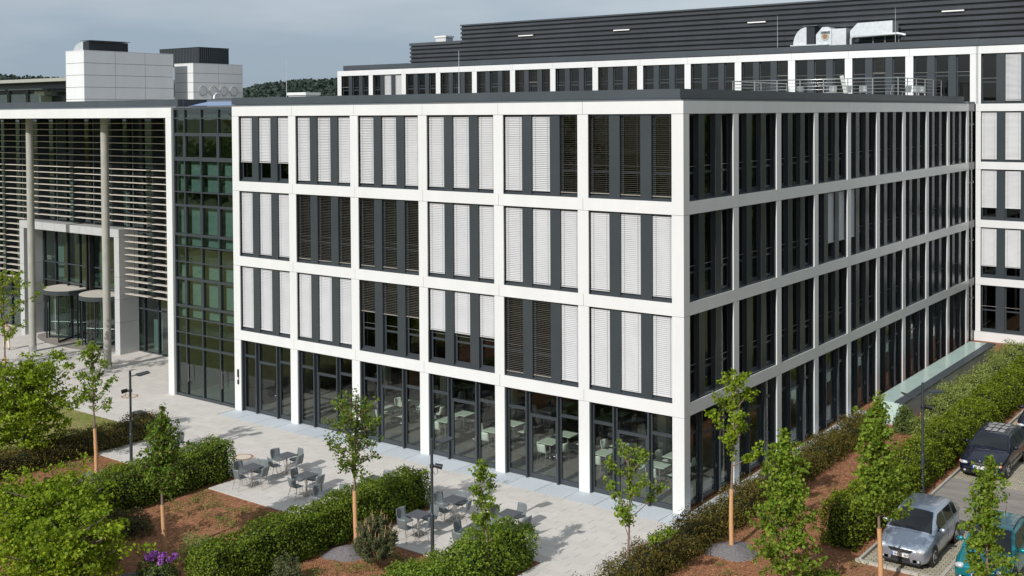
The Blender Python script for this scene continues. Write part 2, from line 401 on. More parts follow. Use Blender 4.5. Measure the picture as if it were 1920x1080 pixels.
kerb = empty('kerb'); kerb['kind'] = 'structure'
for k in range(36): put('kerb_stone', bmeshbox(0.085, 0.985, 0.22, 'kerb_stone'), kerb, (6.365, -0.22+k, -0.15))
for k in range(12): put('kerb_stone', bmeshbox(0.985, 0.13, 0.2, 'kerb_stone'), kerb, (6.30+k, -0.36, -0.155))
for k in range(3): put('kerb_stone', bmeshbox(0.11, 1.3, 0.17, 'kerb_stone'), kerb, (8.83, -0.2+k*1.32, -0.15))
b = MB(); b.box(6.46, 13, 15.22, 16.5, -0.05, 0.02, 'mulch'); o = b.build('planting_bed'); o['kind'] = 'structure'

# ------------------------------------------------------------------ office facades
PWM = 0.4745; BM = 4.0123; BS = 3.9902; PWS = 0.448; BH = 0.46
ZT = [3.9234, 7.5204, 11.1344, 14.7344]
_wc = {}
def window_meshes(w, h, split):
    k = (round(w, 3), round(h, 3), split)
    if k in _wc: return _wc[k]
    f = MB(); m = 'anthracite'; d0, d1 = 0.235, 0.30; t = 0.075
    f.box(0, t, d0, d1, 0.12, h, m); f.box(w-t, w, d0, d1, 0.12, h, m); f.box(t, w-t, d0, d1, h-t, h, m); f.box(t, w-t, d0, d1, 0.12, 0.12+t, m)
    f.box(t, w-t, d0+0.002, d1-0.002, split, split+0.085, m)
    f.prism([(0.0, 0.10, 0.0), (0.0, 0.10, 0.03), (0.0, 0.234, 0.118), (0.0, 0.234, 0.0)], (w, 0, 0), m)
    fr = f.mesh('window_frame')
    g1 = MB(); g1.box(t, w-t, 0.262, 0.272, 0.12+t, split, 'glass_dark'); g2 = MB(); g2.box(t, w-t, 0.262, 0.272, split+0.085, h-t, 'glass_dark')
    s = MB(); s.tube([(0.0, 0.222, split+0.28), (w, 0.222, split+0.28)], 0.009, 'steel', 6)
    _wc[k] = (fr, g1.mesh('pane'), g2.mesh('pane'), s.mesh('safety_rail'))
    return _wc[k]
_blc = {}
def blind_mesh(w, h, state, frac):
    k = (round(w, 3), round(h, 3), state, frac)
    if k in _blc: return _blc[k]
    b = MB(); m = 'blind' if state == 'C' else 'blind_open_shaded'  # open slats get a darker copy of the blind colour, standing in for shade
    pitch = 0.072; top = h-0.05; bot = h-(h-0.17)*(frac if frac < .95 else 1-(1-frac)*0.6)
    a = R(62-700*(1-frac) if frac > .95 else 61) if state == 'C' else R(-11)
    wd = 0.079; n = int((top-bot)/pitch); dy, dz = math.cos(a)*wd/2, math.sin(a)*wd/2
    x0, x1 = 0.012, w-0.012; yc = 0.165
    rr = random.Random(int(w*1000+h*77+frac*10))
    for i in range(n):
        z = top-0.05-i*pitch; j = rr.uniform(-0.0015, 0.0015)
        p = [(-dy, -dz+j), (0, 0.006 if state == 'C' else 0.008), (dy, dz-j)]
        b.add([(x0, yc+p[0][0], z+p[0][1]), (x1, yc+p[0][0], z+p[0][1]), (x1, yc+p[1][0], z+p[1][1]), (x0, yc+p[1][0], z+p[1][1]), (x1, yc+p[2][0], z+p[2][1]), (x0, yc+p[2][0], z+p[2][1])],
              [(0, 1, 2, 3), (3, 2, 4, 5)], m)
    b.box(x0, x1, yc-0.03, yc+0.03, bot-0.02, bot+0.012, m)
    b.box(0.008, w-0.008, yc-0.045, yc+0.05, top-0.02, h, 'anthracite')
    for u in (w*0.17, w*0.83): b.box(u-0.006, u+0.006, yc-0.048, yc-0.046, bot, top, 'tape' if state == 'C' else 'anthracite')
    _blc[k] = b.mesh('blind'); return _blc[k]
_gc = {}
def shop_meshes(w, h, tz, door):
    k = (round(w, 3), round(h, 3), tz, door)
    if k in _gc: return _gc[k]
    f = MB(); m = 'anthracite'; t = 0.09; d0, d1 = 0.2, 0.27
    f.box(0, t, d0, d1, 0.02, h, m); f.box(w-t, w, d0, d1, 0.02, h, m); f.box(t, w-t, d0, d1, h-t, h, m)
    f.box(t, w-t, d0, d1, 0.02, 0.20, m); f.box(t, w-t, d0-0.002, d1+0.002, tz, tz+0.12, m)
    if door:
        f.box(t, t+0.09, d0-0.012, d1-0.01, 0.2, tz, m); f.box(w-t-0.09, w-t, d0-0.012, d1-0.01, 0.2, tz, m)
    g1 = MB(); g1.box(t, w-t, 0.225, 0.24, 0.20, tz, 'glass'); g2 = MB(); g2.box(t, w-t, 0.225, 0.24, tz+0.12, h-t, 'glass')
    hd = None
    if door:
        q = MB(); q.tube([(w-t-0.045, d0-0.012, 1.05), (w-t-0.045, d0-0.07, 1.05), (w-t-0.16, d0-0.07, 1.05)], 0.014, 'steel', 6); q.box(w-t-0.065, w-t-0.025, d0-0.02, d0-0.01, 0.95, 1.15, 'steel'); hd = q.mesh('handle')
    _gc[k] = (f.mesh('glazing_frame'), g1.mesh('pane'), g2.mesh('pane'), hd)
    return _gc[k]

def facade(parent, F, cs, pw, zbase, tops, states, ground=True, start=None, end=None, split=0.95, first_back=True, joint=0.012):
    """cs: pier centres along u; tops: z of the top of every band"""
    n = len(cs); tp = 0.05
    u_lo = start if start is not None else cs[0]-pw/2; u_hi = end if end is not None else cs[-1]+pw/2
    zs = [zbase]+list(tops)
    for k, c in enumerate(cs):
        a = max(c-pw/2, u_lo); e = min(c+pw/2, u_hi)
        if first_back or k > 0: F.box('wall', parent, a+0.012, e-0.012 if k < n-1 or end is None else e-0.06, tp, 0.32, zbase, tops[-1]-0.01, 'anthracite_dark')
        for s in range(len(tops)):
            F.box('facade_panel', parent, a, e, 0, tp, zs[s], tops[s]-BH-joint, 'white_panel')
    for s, zt in enumerate(tops):
        for k in range(n-1):
            a = u_lo if k == 0 else cs[k]; e = u_hi if k == n-2 else cs[k+1]
            F.box('facade_panel', parent, a+joint/2 if k else a, e-joint/2 if k < n-2 else e, 0.0005, tp, zt-BH, zt, 'white_panel')
            F.box('wall', parent, cs[k]+pw/2, cs[k+1]-pw/2, tp, 0.32, zt-BH+0.01, zt-0.01, 'anthracite_dark')
    for k in range(n-1):
        a = cs[k]+pw/2; e = cs[k+1]-pw/2; W = e-a
        for s in range(len(tops)):
            z0, z1 = zs[s], tops[s]-BH; h = z1-z0
            if s == 0 and ground:
                w1, w2 = W*0.29, W*0.42; us = [(a, w1, 2.62, False), (a+w1, w2, 2.42, True), (a+w1+w2, W-w1-w2, 2.62, False)]
                for (u, w, tz, door) in us:
                    fr, g1, g2, hd = shop_meshes(w-0.006, h, tz, door)
                    o = F.put('door' if door else 'window', fr, parent, u+0.003, 0, z0)
                    put('pane', g1, o); put('pane', g2, o)
                    if hd: put('handle', hd, o)
                for u in (a+w1, a+w1+w2): F.box('mullion', parent, u-0.035, u+0.035, 0.045, 0.196, z0+0.02, z1-0.003, 'anthracite')
                for u in (a, e-0.05): F.box('jamb', parent, u+0.002, u+0.048, 0.052, 0.198, z0+0.01, z1-0.003, 'anthracite')
                continue
            sw = W*0.2465; pwid = (W-3*sw)/2
            for j in range(2):
                u = a+sw+j*(sw+pwid)
                F.box('infill_panel', parent, u, u+pwid, 0.085, 0.32, z0+0.001, z1-0.001, 'anthracite')
            for j in range(3):
                u = a+j*(sw+pwid)
                fr, g1, g2, sr = window_meshes(sw, h, split)
                o = F.put('window', fr, parent, u, 0, z0); put('pane', g1, o); put('pane', g2, o); put('safety_rail', sr, o)
                st = states(k, s, j)
                if st: put('blind', blind_mesh(sw, h, st[0], st[1]-(0, 0.004, 0.009)[(k*7+s*5+j*3+k*j) % 3]), o)

office = empty('office_building', (-12, 18, 0))
tag(office, 'white gridded four storey office block with dark infill panels and blinds', 'building')
csm = [-PWM/2-(6-k)*BM for k in range(7)]
css = [0.2132+k*BS for k in range(10)]
FM = Frame(0, 0, 0); FS = Frame(0, 0, math.pi/2)
C1, O1 = ('C', 1.0), ('O', 1.0)
def st_main(k, s, j):
    if s == 3: return [('C', .74), C1, C1, C1, (C1, C1, O1)[j], O1][k]
    if s == 2: return [C1, O1, O1, C1, C1, C1][k]
    if s == 1: return [C1, C1, ('O', .47), ('C', .60), (O1, O1, C1)[j], C1][k]
def st_side(k, s, j):
    if s == 2 and ((k == 3 and j in (1, 2)) or (k == 4 and j == 0)): return ('C', 0.78)
    return None
facade(office, FM, csm, PWM, 0.0, ZT, st_main, end=0.0)
facade(office, FS, css, PWS, 0.0, ZT, st_side, start=0.05, first_back=False)
# corner backing, floors, inner walls
def obox(name, x0, x1, y0, y1, z0, z1, m): return WF.box(name, office, x0, x1, y0, y1, z0, z1, m)
obox('wall', -0.44, -0.052, 0.325, 0.425, 0, 14.7, 'anthracite_dark')
XL, YB = -24.45, 36.2
for i, zt in enumerate(ZT):
    obox('floor', XL, -0.33, 0.33, YB, zt-BH+0.03, zt-0.04, 'ceiling_tile' if i else 'ceiling_tile')
obox('floor', XL, -0.28, 0.28, YB, -0.14, 0.004, 'stone_floor')
for i in range(3):
    z0, z1 = ZT[i]-0.03, ZT[i+1]-BH+0.02
    obox('partition', XL, -7, 6.6, 6.75, z0, z1, 'interior'); obox('partition', -7.0, -6.85, 6.6, YB, z0, z1, 'interior')
    for k in range(1, 6):
        if (k+i) % 2: obox('partition', csm[k]-0.05, csm[k]+0.05, 0.4, 6.59, z0, z1, 'interior')
    for k in range(1, 9):
        if (k+i) % 2: obox('partition', -6.84, -0.4, css[k]-0.05, css[k]+0.05, z0, z1, 'interior')
obox('partition', XL, -0.5, 11.5, 11.65, 0.01, ZT[0]-BH+0.02, 'interior_dark')
for k in range(1, 6): obox('column', csm[k]-0.2, csm[k]+0.2, 5.9, 6.3, 0.01, ZT[0]-BH+0.02, 'pale_column')
for k in range(1, 6): obox('column', csm[k]-0.9, csm[k]-0.6, 0.75, 1.05, 0.01, ZT[0]-BH+0.02, 'pale_column') if k in (1,) else None
obox('wall', XL-0.08, XL, 0.33, YB, 0, 14.7, 'interior')
obox('wall', XL, -0.3, YB, YB+0.12, 0, 14.7, 'interior')
# roof edge
obox('roof', -24.3, -0.3, 0.3, 36.3, 14.70, 14.98, 'roof_gravel')
for k in range(3):
    a = -24.9 if k == 0 else csm[2*k]; e = csm[2*k+2] if k < 2 else -0.27
    obox('parapet', a+0.004, e-0.004, 0.27, 0.55, 14.83, 15.165, 'parapet')
for k in range(4):
    a = 0.55 if k == 0 else css[2*k]; e = css[2*k+2] if k < 3 else 36.3
    obox('parapet', -0.55, -0.27, a+0.004, e-0.004, 14.83, 15.165, 'parapet')
b = MB(); b.box(-24.75, -0.12, 0.10, 0.27, 14.736, 14.80, 'ledge'); b.build('flashing', office, -Vector(office.location))
b = MB(); b.box(-0.27, -0.12, 0.271, 36.3, 14.736, 14.80, 'ledge'); b.build('flashing', office, -Vector(office.location))
b = MB(); b.box(-24.6, -0.27, 0.272, 0.5, 14.74, 14.829, 'anthracite_dark'); b.box(-0.5, -0.272, 0.501, 36.3, 14.74, 14.829, 'anthracite_dark'); b.build('flashing', office, -Vector(office.location))
# intercom on the end pier
b = MB(); b.box(-24.33, -24.22, -0.035, -0.001, 1.28, 2.0, 'car_trim'); b.box(-24.31, -24.24, -0.04, -0.034, 1.5, 1.62, 'light_panel'); b.build('intercom', office, -Vector(office.location))

# ------------------------------------------------------------------ glazed link on the left
link = empty('glazed_link', (-27, 3, 0)); tag(link, 'green tinted glass stair link between white office block and entrance building', 'building')
def lbox(name, x0, x1, y0, y1, z0, z1, m): return WF.box(name, link, x0, x1, y0, y1, z0, z1, m)
LX = [-29.32, -28.45, -27.14, -25.80, -24.60]
LZ = [(0.0, 0.14), (2.55, 2.66), (3.25, 3.31), (4.0, 4.06), (4.58, 4.70), (5.97, 6.09), (6.86, 6.92), (7.66, 7.72), (8.21, 8.34), (9.70, 9.82), (10.42, 10.48), (11.26, 11.32), (12.02, 12.22), (13.28, 13.44), (14.15, 14.21), (14.6, 14.72)]
for i, x in enumerate(LX): lbox('mullion', x-0.035, x+0.035, 0.13, 0.30, 0, 14.7, 'anthracite')
for i in range(4):
    for j, (z0, z1) in enumerate(LZ):
        lbox('transom', LX[i]+0.035, LX[i+1]-0.035, 0.14, 0.29, z0, z1, 'anthracite')
        if j < len(LZ)-1:
            za, zb = z1, LZ[j+1][0]
            if j in (4, 8, 12):
                for (xa, xb) in ((LX[i]+0.035, LX[i]+0.1), (LX[i+1]-0.1, LX[i+1]-0.035)): lbox('sash', xa, xb, 0.125, 0.26, za+0.001, zb-0.001, 'anthracite')
            lbox('pane', LX[i]+0.036, LX[i+1]-0.036, 0.205, 0.22, za, zb, 'glass_green')
        if j in (3, 4, 5, 7, 8, 10, 11):
            b = MB(); za, zb = LZ[j][1], LZ[j+1][0]; z = za
            while z < zb: b.add([(LX[i]+0.16, 0.42, z), (LX[i+1]-0.14, 0.42, z), (LX[i+1]-0.14, 0.45, z+0.05), (LX[i]+0.16, 0.45, z+0.05)], [(0, 1, 2, 3)], 'blind_green'); z += 0.058
            b.build('blind', link, -Vector(link.location))
for x in (LX[1], LX[3]):
    b = MB(); b.tube([(x+0.25, 0.02, 0.85), (x+0.25, 0.02, 1.75)], 0.018, 'steel', 8); b.tube([(x+0.25, 0.02, 0.95), (x+0.25, 0.14, 0.95)], 0.012, 'steel', 6); b.tube([(x+0.25, 0.02, 1.65), (x+0.25, 0.14, 1.65)], 0.012, 'steel', 6)
    b.build('door_handle', link, -Vector(link.location))
for z in (3.5, 7.15, 10.75, 14.4): lbox('floor', -29.3, -24.6, 0.5, 9, z-0.3, z, 'interior_dark')
lbox('floor', -29.3, -24.6, 0.3, 9, -0.12, 0.002, 'stone_floor')
lbox('wall', -29.3, -24.6, 6, 6.2, 0, 14.4, 'interior'); lbox('wall', -29.4, -29.3, 0.31, 9, 0, 14.6, 'interior')
lbox('roof', -29.28, -24.62, 0.32, 9, 14.62, 14.76, 'ledge')
b = MB(); b.add([(-28.4, 0.35, 14.80), (-24.95, 0.35, 14.80), (-24.95, 1.6, 15.02), (-28.4, 1.6, 15.02)], [(0, 1, 2, 3)], 'blue_glass')
b.build('skylight', link, -Vector(link.location))
lbox('flashing', -29.28, -24.62, 2.2, 2.5, 14.77, 15.12, 'ledge'); lbox('parapet', -29.28, -24.62, 2.5, 2.8, 14.77, 15.2, 'parapet')

# ------------------------------------------------------------------ entrance building
ent = empty('entrance_building', (-48, 8, 0)); tag(ent, 'entrance building with wide white frame, round columns and horizontal sunshade louvres', 'building')
def ebox(name, x0, x1, y0, y1, z0, z1, m): return WF.box(name, ent, x0, x1, y0, y1, z0, z1, m)
def eb(b, name, parent=None): return b.build(name, parent or ent, -Vector(ent.location) if parent is None else (0, 0, 0))
ebox('frame_beam', -66, -29.33, 0, 0.5, 14.205, 14.72, 'white_panel'); ebox('frame_post', -29.8, -29.33, 0, 5.4, 0, 14.2, 'white_panel')
ebox('roof', -66, -29.45, 0.502, 30, 14.22, 14.70, 'ceiling_tile')
for k in range(5): ebox('parapet', -66+k*7.3, -66+k*7.3+7.29, 0.55, 0.85, 14.78, 15.155, 'parapet')
ebox('flashing', -66, -29.5, 0.45, 0.54, 14.723, 14.79, 'ledge'); ebox('parapet', -29.75, -29.46, 0.86, 9, 14.78, 15.155, 'parapet')
for x, y in ((-37.43, 1.45), (-45.42, 1.55), (-53.6, 1.6)):
    b = MB(); b.cyl(x, y, 0, 14.22, 0.215, 'concrete', 28); o = eb(b, 'column'); q = MB(); q.cyl(x, y, 0, 0.33, 0.222, 'steel', 28); eb(q, 'base_collar', o)
rows = [3.62+0.3935*i for i in range(27)]
segs = [(-33.25, -29.85), (-37.35, -33.28), (-41.45, -37.38), (-45.55, -41.48), (-49.65, -45.58), (-53.75, -49.68), (-57.85, -53.78)]
for si, (xa, xb) in enumerate(segs):
    for z in rows:
        if z < 7.9 and xa < -40.1:
            if xb > -51.1 and xa > -51.1 and xb < -40.1: continue
            if xa < -40.1 < xb: xs = [(-40.05, xb)]
            elif xa < -51.2 < xb: xs = [(xa, -51.25)]
            else: xs = [(xa, xb)]
        else: xs = [(xa, xb)]
        for (p, q) in xs:
            put('louvre', bmeshbox(q-p, 0.33, 0.035, 'louvre'), ent, Vector((p, 4.42 if si % 2 else 4.40, z))-Vector(ent.location))
    for x in (xa+0.02, xb-0.02):
        z0 = 7.6 if -51 < x < -40.2 else 3.55
        ebox('louvre_bracket', x-0.015, x+0.015, 4.5, 5.3, z0, 14.2, 'anthracite')
    m_ = (xa+xb)/2; ebox('tension_rod', m_-0.02, m_+0.02, 4.6, 4.64, 7.6 if -51 < m_ < -40.2 else 3.55, 14.2, 'ledge')
# curtain wall behind
CX = [-29.9-1.38*i for i in range(22)]
for i, x in enumerate(CX): ebox('mullion', x-0.04, x+0.04, 5.38, 5.58, 0, 14.2, 'anthracite_dark')
CZ = [0.0, 2.6, 3.5, 4.7, 7.2, 8.3, 10.7, 11.9, 14.1]
for i in range(len(CX)-1):
    inp = -51 < CX[i+1] and CX[i] < -40.3
    for j, z in enumerate(CZ):
        if inp and z < 3.4: continue
        ebox('transom', CX[i+1]+0.04, CX[i]-0.04, 5.40, 5.56, z, z+0.08, 'anthracite')
        if j < len(CZ)-1: ebox('pane', CX[i+1]+0.04, CX[i]-0.04, 5.46, 5.475, z+0.08, CZ[j+1], 'glass_green')
ebox('wall', -66, -29.5, 11, 11.2, 0, 14.2, 'interior'); ebox('floor', -66, -29.9, 5.6, 11, -0.1, 0.003, 'stone_floor')
for z in (3.6, 7.2, 10.8): ebox('floor', -66, -29.9, 6.3, 11, z-0.25, z, 'interior')
rq = random.Random(3)
for i in range(26):
    x = -30.6-rq.random()*23; z = rq.choice([0.05, 3.65, 7.25, 10.85]); w = rq.uniform(0.4, 1.1)
    ebox('curtain', x, x+w, 6.0+0.01*i, 6.02+0.01*i, z, z+rq.uniform(1.8, 3.0), rq.choice(['blind_green', 'pale_column', 'wood_orange', 'red_brown', 'blind_green']))
# portal
por = empty('entrance_portal', (-45.6, 4.8, 0)); tag(por, 'grey metal clad portal box framing the revolving doors', 'portal')
def pbox(name, x0, x1, y0, y1, z0, z1, m): return WF.box(name, por, x0, x1, y0, y1, z0, z1, m)
for z0, z1 in ((0, 1.92), (1.935, 3.3), (3.315, 4.65), (4.665, 7.03)):
    pbox('cladding_panel', -40.6, -40.1, 4.05, 5.37, z0, z1, 'portal_metal'); pbox('cladding_panel', -51.2, -50.7, 4.05, 5.37, z0, z1, 'portal_metal')
for k in range(8): pbox('cladding_panel', -51.2+k*1.3875, -51.2+k*1.3875+1.375, 4.05, 5.37, 7.04, 7.52, 'portal_metal')
def revolve(cx, cy, r, lab):
    t = empty('revolving_door', (cx, cy, 0)); tag(t, lab, 'door', 'revolving doors in the entrance portal')
    b = MB(); b.cyl(0, 0, 3.02, 3.30, r, 'anthracite', 40); b.build('canopy', t); b = MB(); b.cyl(0, 0, 3.30, 3.315, r-0.03, 'louvre', 40); b.build('canopy_sunlit_top', t)  # pale disc on the dark canopy: sunlight on its top put into the colour
    for a0 in (200, 20):
        b = MB(); n = 10
        for i in range(n):
            a, c = R(a0+i*5.4-40), R(a0+(i+1)*5.4-40)
            b.add([(r*.96*math.cos(a), r*.96*math.sin(a), 0.05), (r*.96*math.cos(c), r*.96*math.sin(c), 0.05), (r*.96*math.cos(c), r*.96*math.sin(c), 3.02), (r*.96*math.cos(a), r*.96*math.sin(a), 3.02)], [(0, 1, 2, 3)], 'glass_clear')
        b.build('drum_glass', t)
        for a in (a0-40, a0+14):
            b = MB(); b.cyl(r*.96*math.cos(R(a)), r*.96*math.sin(R(a)), 0, 3.02, 0.05, 'anthracite_dark', 8); b.build('drum_post', t)
    for k in range(4):
        a = R(28+90*k); c, s_ = math.cos(a), math.sin(a)
        b = MB(); rr = r*0.93
        for (u0, u1, z0, z1) in ((0.03, 0.10, 0.03, 2.95), (rr-0.08, rr, 0.03, 2.95), (0.1, rr-0.08, 0.03, 0.15), (0.1, rr-0.08, 2.87, 2.95)): b.box(u0, u1, -0.025, 0.025, z0, z1, 'anthracite_dark')
        w = b.build('door_wing', t, rot=a)
        b = MB(); b.box(0.1, rr-0.08, -0.006, 0.006, 0.15, 2.87, 'glass_clear'); b.build('pane', w)
        b = MB(); b.tube([(0.15, -0.05, 1.05), (rr-0.12, -0.05, 1.05)], 0.02, 'steel', 8); b.build('push_bar', w)
revolve(-47.15, 5.25, 1.75, 'left revolving glass door with round canopy, behind the left concrete column')
revolve(-43.1, 5.25, 1.75, 'right revolving glass door with round canopy, half hidden by the right column')
for i in range(2): pbox('mullion', -45.2+i*0.0-0.09+i*0.35, -45.2-0.0+0.03+i*0.35, 5.1, 5.37, 0, 7.03, 'black')
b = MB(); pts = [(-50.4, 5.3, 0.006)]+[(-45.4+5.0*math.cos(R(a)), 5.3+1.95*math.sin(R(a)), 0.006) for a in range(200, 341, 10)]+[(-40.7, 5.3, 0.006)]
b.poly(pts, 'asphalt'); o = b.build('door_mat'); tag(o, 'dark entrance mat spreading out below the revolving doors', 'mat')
# ------------------------------------------------------------------ building behind
back = empty('rear_office_building', (-24, 44, 0)); tag(back, 'long white five storey office wing behind with dark ribbed rooftop plant cladding', 'building')
FB = Frame(0, 38.0, 0)
def bbx(name, x0, x1, y0, y1, z0, z1, m): return WF.box(name, back, x0, x1, y0, y1, z0, z1, m)
csb = [-0.12+4.0*k for k in range(-14, 1)]
def st_back(k, s, j):
    if k == 1 and j > 0: return C1
    if k in (3, 4, 5, 7) and j != 1: return ('O', 1.0)
    return ('O', 0.35) if (k*5+j*3) % 7 == 0 else None
facade(back, FB, csb, 0.5, ZT[3]-0.002, [18.36-0.05], st_back, ground=False, split=1.75)
def st_right(k, s, j):
    if s == 4: return None if j == 0 and k == 0 else C1
    if s == 3: return C1
    if s in (1, 2): return ('C', 0.80 if s == 2 else 0.82)
    return None
csr = [0.131, 4.13, 8.13]
facade(back, FB, csr, 0.30, 0.55, ZT+[18.31], st_right, ground=False, split=1.3, start=-0.02)
bbx('plinth', -0.3, 8.3, 37.93, 38.25, -0.1, 0.54, 'white_panel')
bbx('wall', -56.1, -0.3, 38.4, 56, 0, 14.6, 'interior'); bbx('wall', -56.1, 8.2, 46, 56, 0, 18.2, 'interior_dark')
bbx('wall', 8.0, 8.25, 38.33, 46, 0, 18.2, 'white_panel'); bbx('wall', -56.15, -55.9, 38.33, 56, 14.6, 18.3, 'white_panel')
for z in (0.5, 3.9, 7.5, 11.1): bbx('floor', -0.25, 8, 38.33, 46, z-0.4, z, 'ceiling_tile')
bbx('floor', -55.9, 8, 38.33, 46, 14.5, 14.72, 'interior_dark'); bbx('floor', -55.8, 7.9, 38.33, 46, 17.86, 18.2, 'ceiling_tile')
bbx('roof', -55.95, 8.2, 38.4, 56, 18.24, 18.45, 'roof_gravel')
for k in range(8):
    a = -55.9+k*8.0; bbx('parapet', a+0.004, a+7.996, 38.28, 38.6, 18.37, 18.80-0.02*(k % 2), 'parapet')
# ribbed plant cladding: every rib is a piece
def rib_mesh(L, h):
    b = MB(); b.prism([(0, 0.10, 0.03), (0, -0.10, 0.06), (0, -0.12, h*0.40), (0, 0.02, h-0.11), (0, 0.10, h-0.09), (0, 0.10, h), (0, 0.15, h), (0, 0.15, 0.0), (0, 0.10, 0.0)], (L, 0, 0), 'cladding'); return b.mesh('cladding_rib')
rh = 0.375
for k in range(9):
    z = 18.62+k*rh
    x0 = -50.0 if z < 20.4 else -44.0
    x = x0
    while x < 12:
        L = min(12.4, 12.2-x); put('cladding_rib', rib_mesh(L-0.01, rh), back, Vector((x, 41.0, z))-Vector(back.location)); x += 12.4
bbx('wall', -49.98, 12, 41.16, 54, 18.4, 20.72, 'cladding'); bbx('wall', -43.98, 12, 41.16, 54, 20.73, 22.0, 'cladding')
bbx('coping', -50.05, -44.0, 40.9, 54, 20.50, 20.75, 'parapet'); bbx('coping', -44.05, 12, 40.9, 54, 22.0, 22.12, 'parapet')
for xa, xb in ((-37.6, -36.1), (-28.2, -26.75), (-16.7, -15.3), (-2.9, -1.5)):
    b = MB(); b.box(xa, xb, 40.80, 40.94, 20.80, 20.88, 'light_panel'); b.build('wall_light', back, -Vector(back.location))
# small glass link at the far end of the side facade
lk = empty('glazed_corner_link', (-0.5, 37, 0)); tag(lk, 'narrow pale glass link closing the gap between side facade and rear wing', 'building')
def kbox(name, x0, x1, y0, y1, z0, z1, m): return WF.box(name, lk, x0, x1, y0, y1, z0, z1, m)
for k in range(5):
    z0 = 0.0 if k == 0 else ZT[k-1]; z1 = ZT[k] if k < 4 else ZT[3]
    if k < 4:
        kbox('transom', -0.2, -0.06, 36.4, 37.95, z1-0.46, z1, 'anthracite'); kbox('transom', -0.18, -0.08, 36.4, 37.95, z1-1.3, z1-1.22, 'anthracite')
        kbox('pane', -0.14, -0.12, 36.4, 37.95, z0+0.01, z1-0.47, 'glass_clear'); kbox('mullion', -0.2, -0.06, 37.1, 37.16, z0, z1-0.46, 'anthracite')
        kbox('floor', -4, -0.3, 36.4, 37.9, z1-0.4, z1-0.1, 'interior'); kbox('blind', -0.9, -0.85, 36.4, 37.9, z0+0.3, z1-0.9, 'blind_green')
kbox('roof', -3, -0.05, 36.4, 37.9, 14.74, 14.86, 'ledge')
# light well cover beside the side facade
sh = empty('light_well_cover', (1.9, 24, 0)); tag(sh, 'low pale green glass light well cover with dark metal rim along the side facade', 'light well')
def sbox(name, x0, x1, y0, y1, z0, z1, m): return WF.box(name, sh, x0, x1, y0, y1, z0, z1, m)
sbox('front_glass', 1.26, 2.56, 15.9, 15.95, 0.05, 1.0, 'shaft_glass'); sbox('base_rail', 1.22, 2.6, 15.88, 15.96, -0.03, 0.05, 'galvanised')
for k in range(12): sbox('glass_panel', 1.24, 2.19, 15.9+k*1.345, 15.9+k*1.345+1.33, 1.0, 1.03, 'shaft_glass')
for k in range(6): sbox('metal_rim', 2.2, 2.66, 15.9+k*2.69, 15.9+k*2.69+2.67, 1.0, 1.07, 'parapet')
sbox('side_wall', 2.5, 2.58, 15.96, 32.0, 0, 0.99, 'portal_metal'); sbox('side_wall', 1.26, 1.34, 15.96, 32, 0, 0.99, 'galvanised'); sbox('side_wall', 1.345, 2.495, 31.9, 32.0, 0, 0.99, 'galvanised')
sbox('corner_post', 2.56, 2.6, 15.9, 15.95, 0.05, 1.0, 'anthracite')

# ------------------------------------------------------------------ rooftop things
def panel_box(name, x0, x1, y0, y1, z0, z1, m, label, cat, px_=0.0, py_=3.0, pz=0.7, gap=0.03):
    t = empty(name, ((x0+x1)/2, (y0+y1)/2, z0)); tag(t, label, cat); L = -Vector(t.location)
    WF.box('core', t, x0+0.06, x1-0.06, y0+0.06, y1-0.06, z0, z1-0.02, 'anthracite')
    nz_ = max(1, round((z1-z0)/pz)); ny = max(1, round((y1-y0)/py_)); nx = max(1, round((x1-x0)/3.0))
    for j in range(nz_):
        za, zb = z0+(z1-z0)*j/nz_, z0+(z1-z0)*(j+1)/nz_-gap
        for i in range(ny): WF.box('panel', t, x1-0.055, x1, y0+(y1-y0)*i/ny+(gap if i else 0.056), y0+(y1-y0)*(i+1)/ny, za, zb, m)
        for i in range(nx): WF.box('panel', t, x0+(x1-x0)*i/nx+(gap if i else 0), x0+(x1-x0)*(i+1)/nx, y0, y0+0.055, za, zb, m)
    WF.box('cap', t, x0, x1, y0, y1, z1-0.018, z1+0.03, m)
    return t
t1 = panel_box('plant_room', -65.08, -62.49, 16, 24.5, 14.72, 19.58, 'white_panel', 'tall white panelled rooftop plant room with air hood on the entrance building', 'plant room', py_=3.2, pz=0.97)
t2 = panel_box('plant_room', -64.4, -61.77, 26, 31.42, 14.72, 18.84, 'white_panel', 'lower white panelled rooftop plant room with four round vents', 'plant room', py_=2.7, pz=0.83)
for y in (26.98, 28.12, 29.23, 30.36):
    b = MB(); b.tube([(-61.775, y, 16.45), (-61.70, y, 16.45)], 0.44, 'concrete', 24); b.tube([(-61.77, y, 16.45), (-61.69, y, 16.45)], [0.36, 0.36], 'blind', 20); b.build('round_vent', t2, -Vector(t2.location))
b = MB(); b.tube([(-61.5, 28.0, 15.3), (-61.5, 28.0, 16.0), (-61.5, 28.25, 16.25), (-61.5, 28.6, 16.25), (-61.5, 28.75, 16.0)], 0.09, 'galvanised', 10); b.build('vent_pipe', t2, -Vector(t2.location))
t3 = empty('louvred_plant_box', (-67.8, 30.8, 18.86)); tag(t3, 'dark grey louvred box standing above the lower white plant room', 'plant box'); L3 = -Vector(t3.location)
WF.box('core', t3, -70.6, -65.0, 29.1, 32.4, 18.87, 20.4, 'anthracite_dark')
for i in range(26): WF.box('slat', t3, -70.7+i*0.22, -70.7+i*0.22+0.15, 29.0, 29.09, 18.9, 20.46, 'anthracite')
for i in range(15): WF.box('slat', t3, -64.98, -64.9, 29.0+i*0.232, 29.0+i*0.232+0.15, 18.9, 20.46, 'anthracite')
WF.box('cap', t3, -70.72, -64.88, 28.98, 32.45, 20.47, 20.52, 'anthracite_dark')
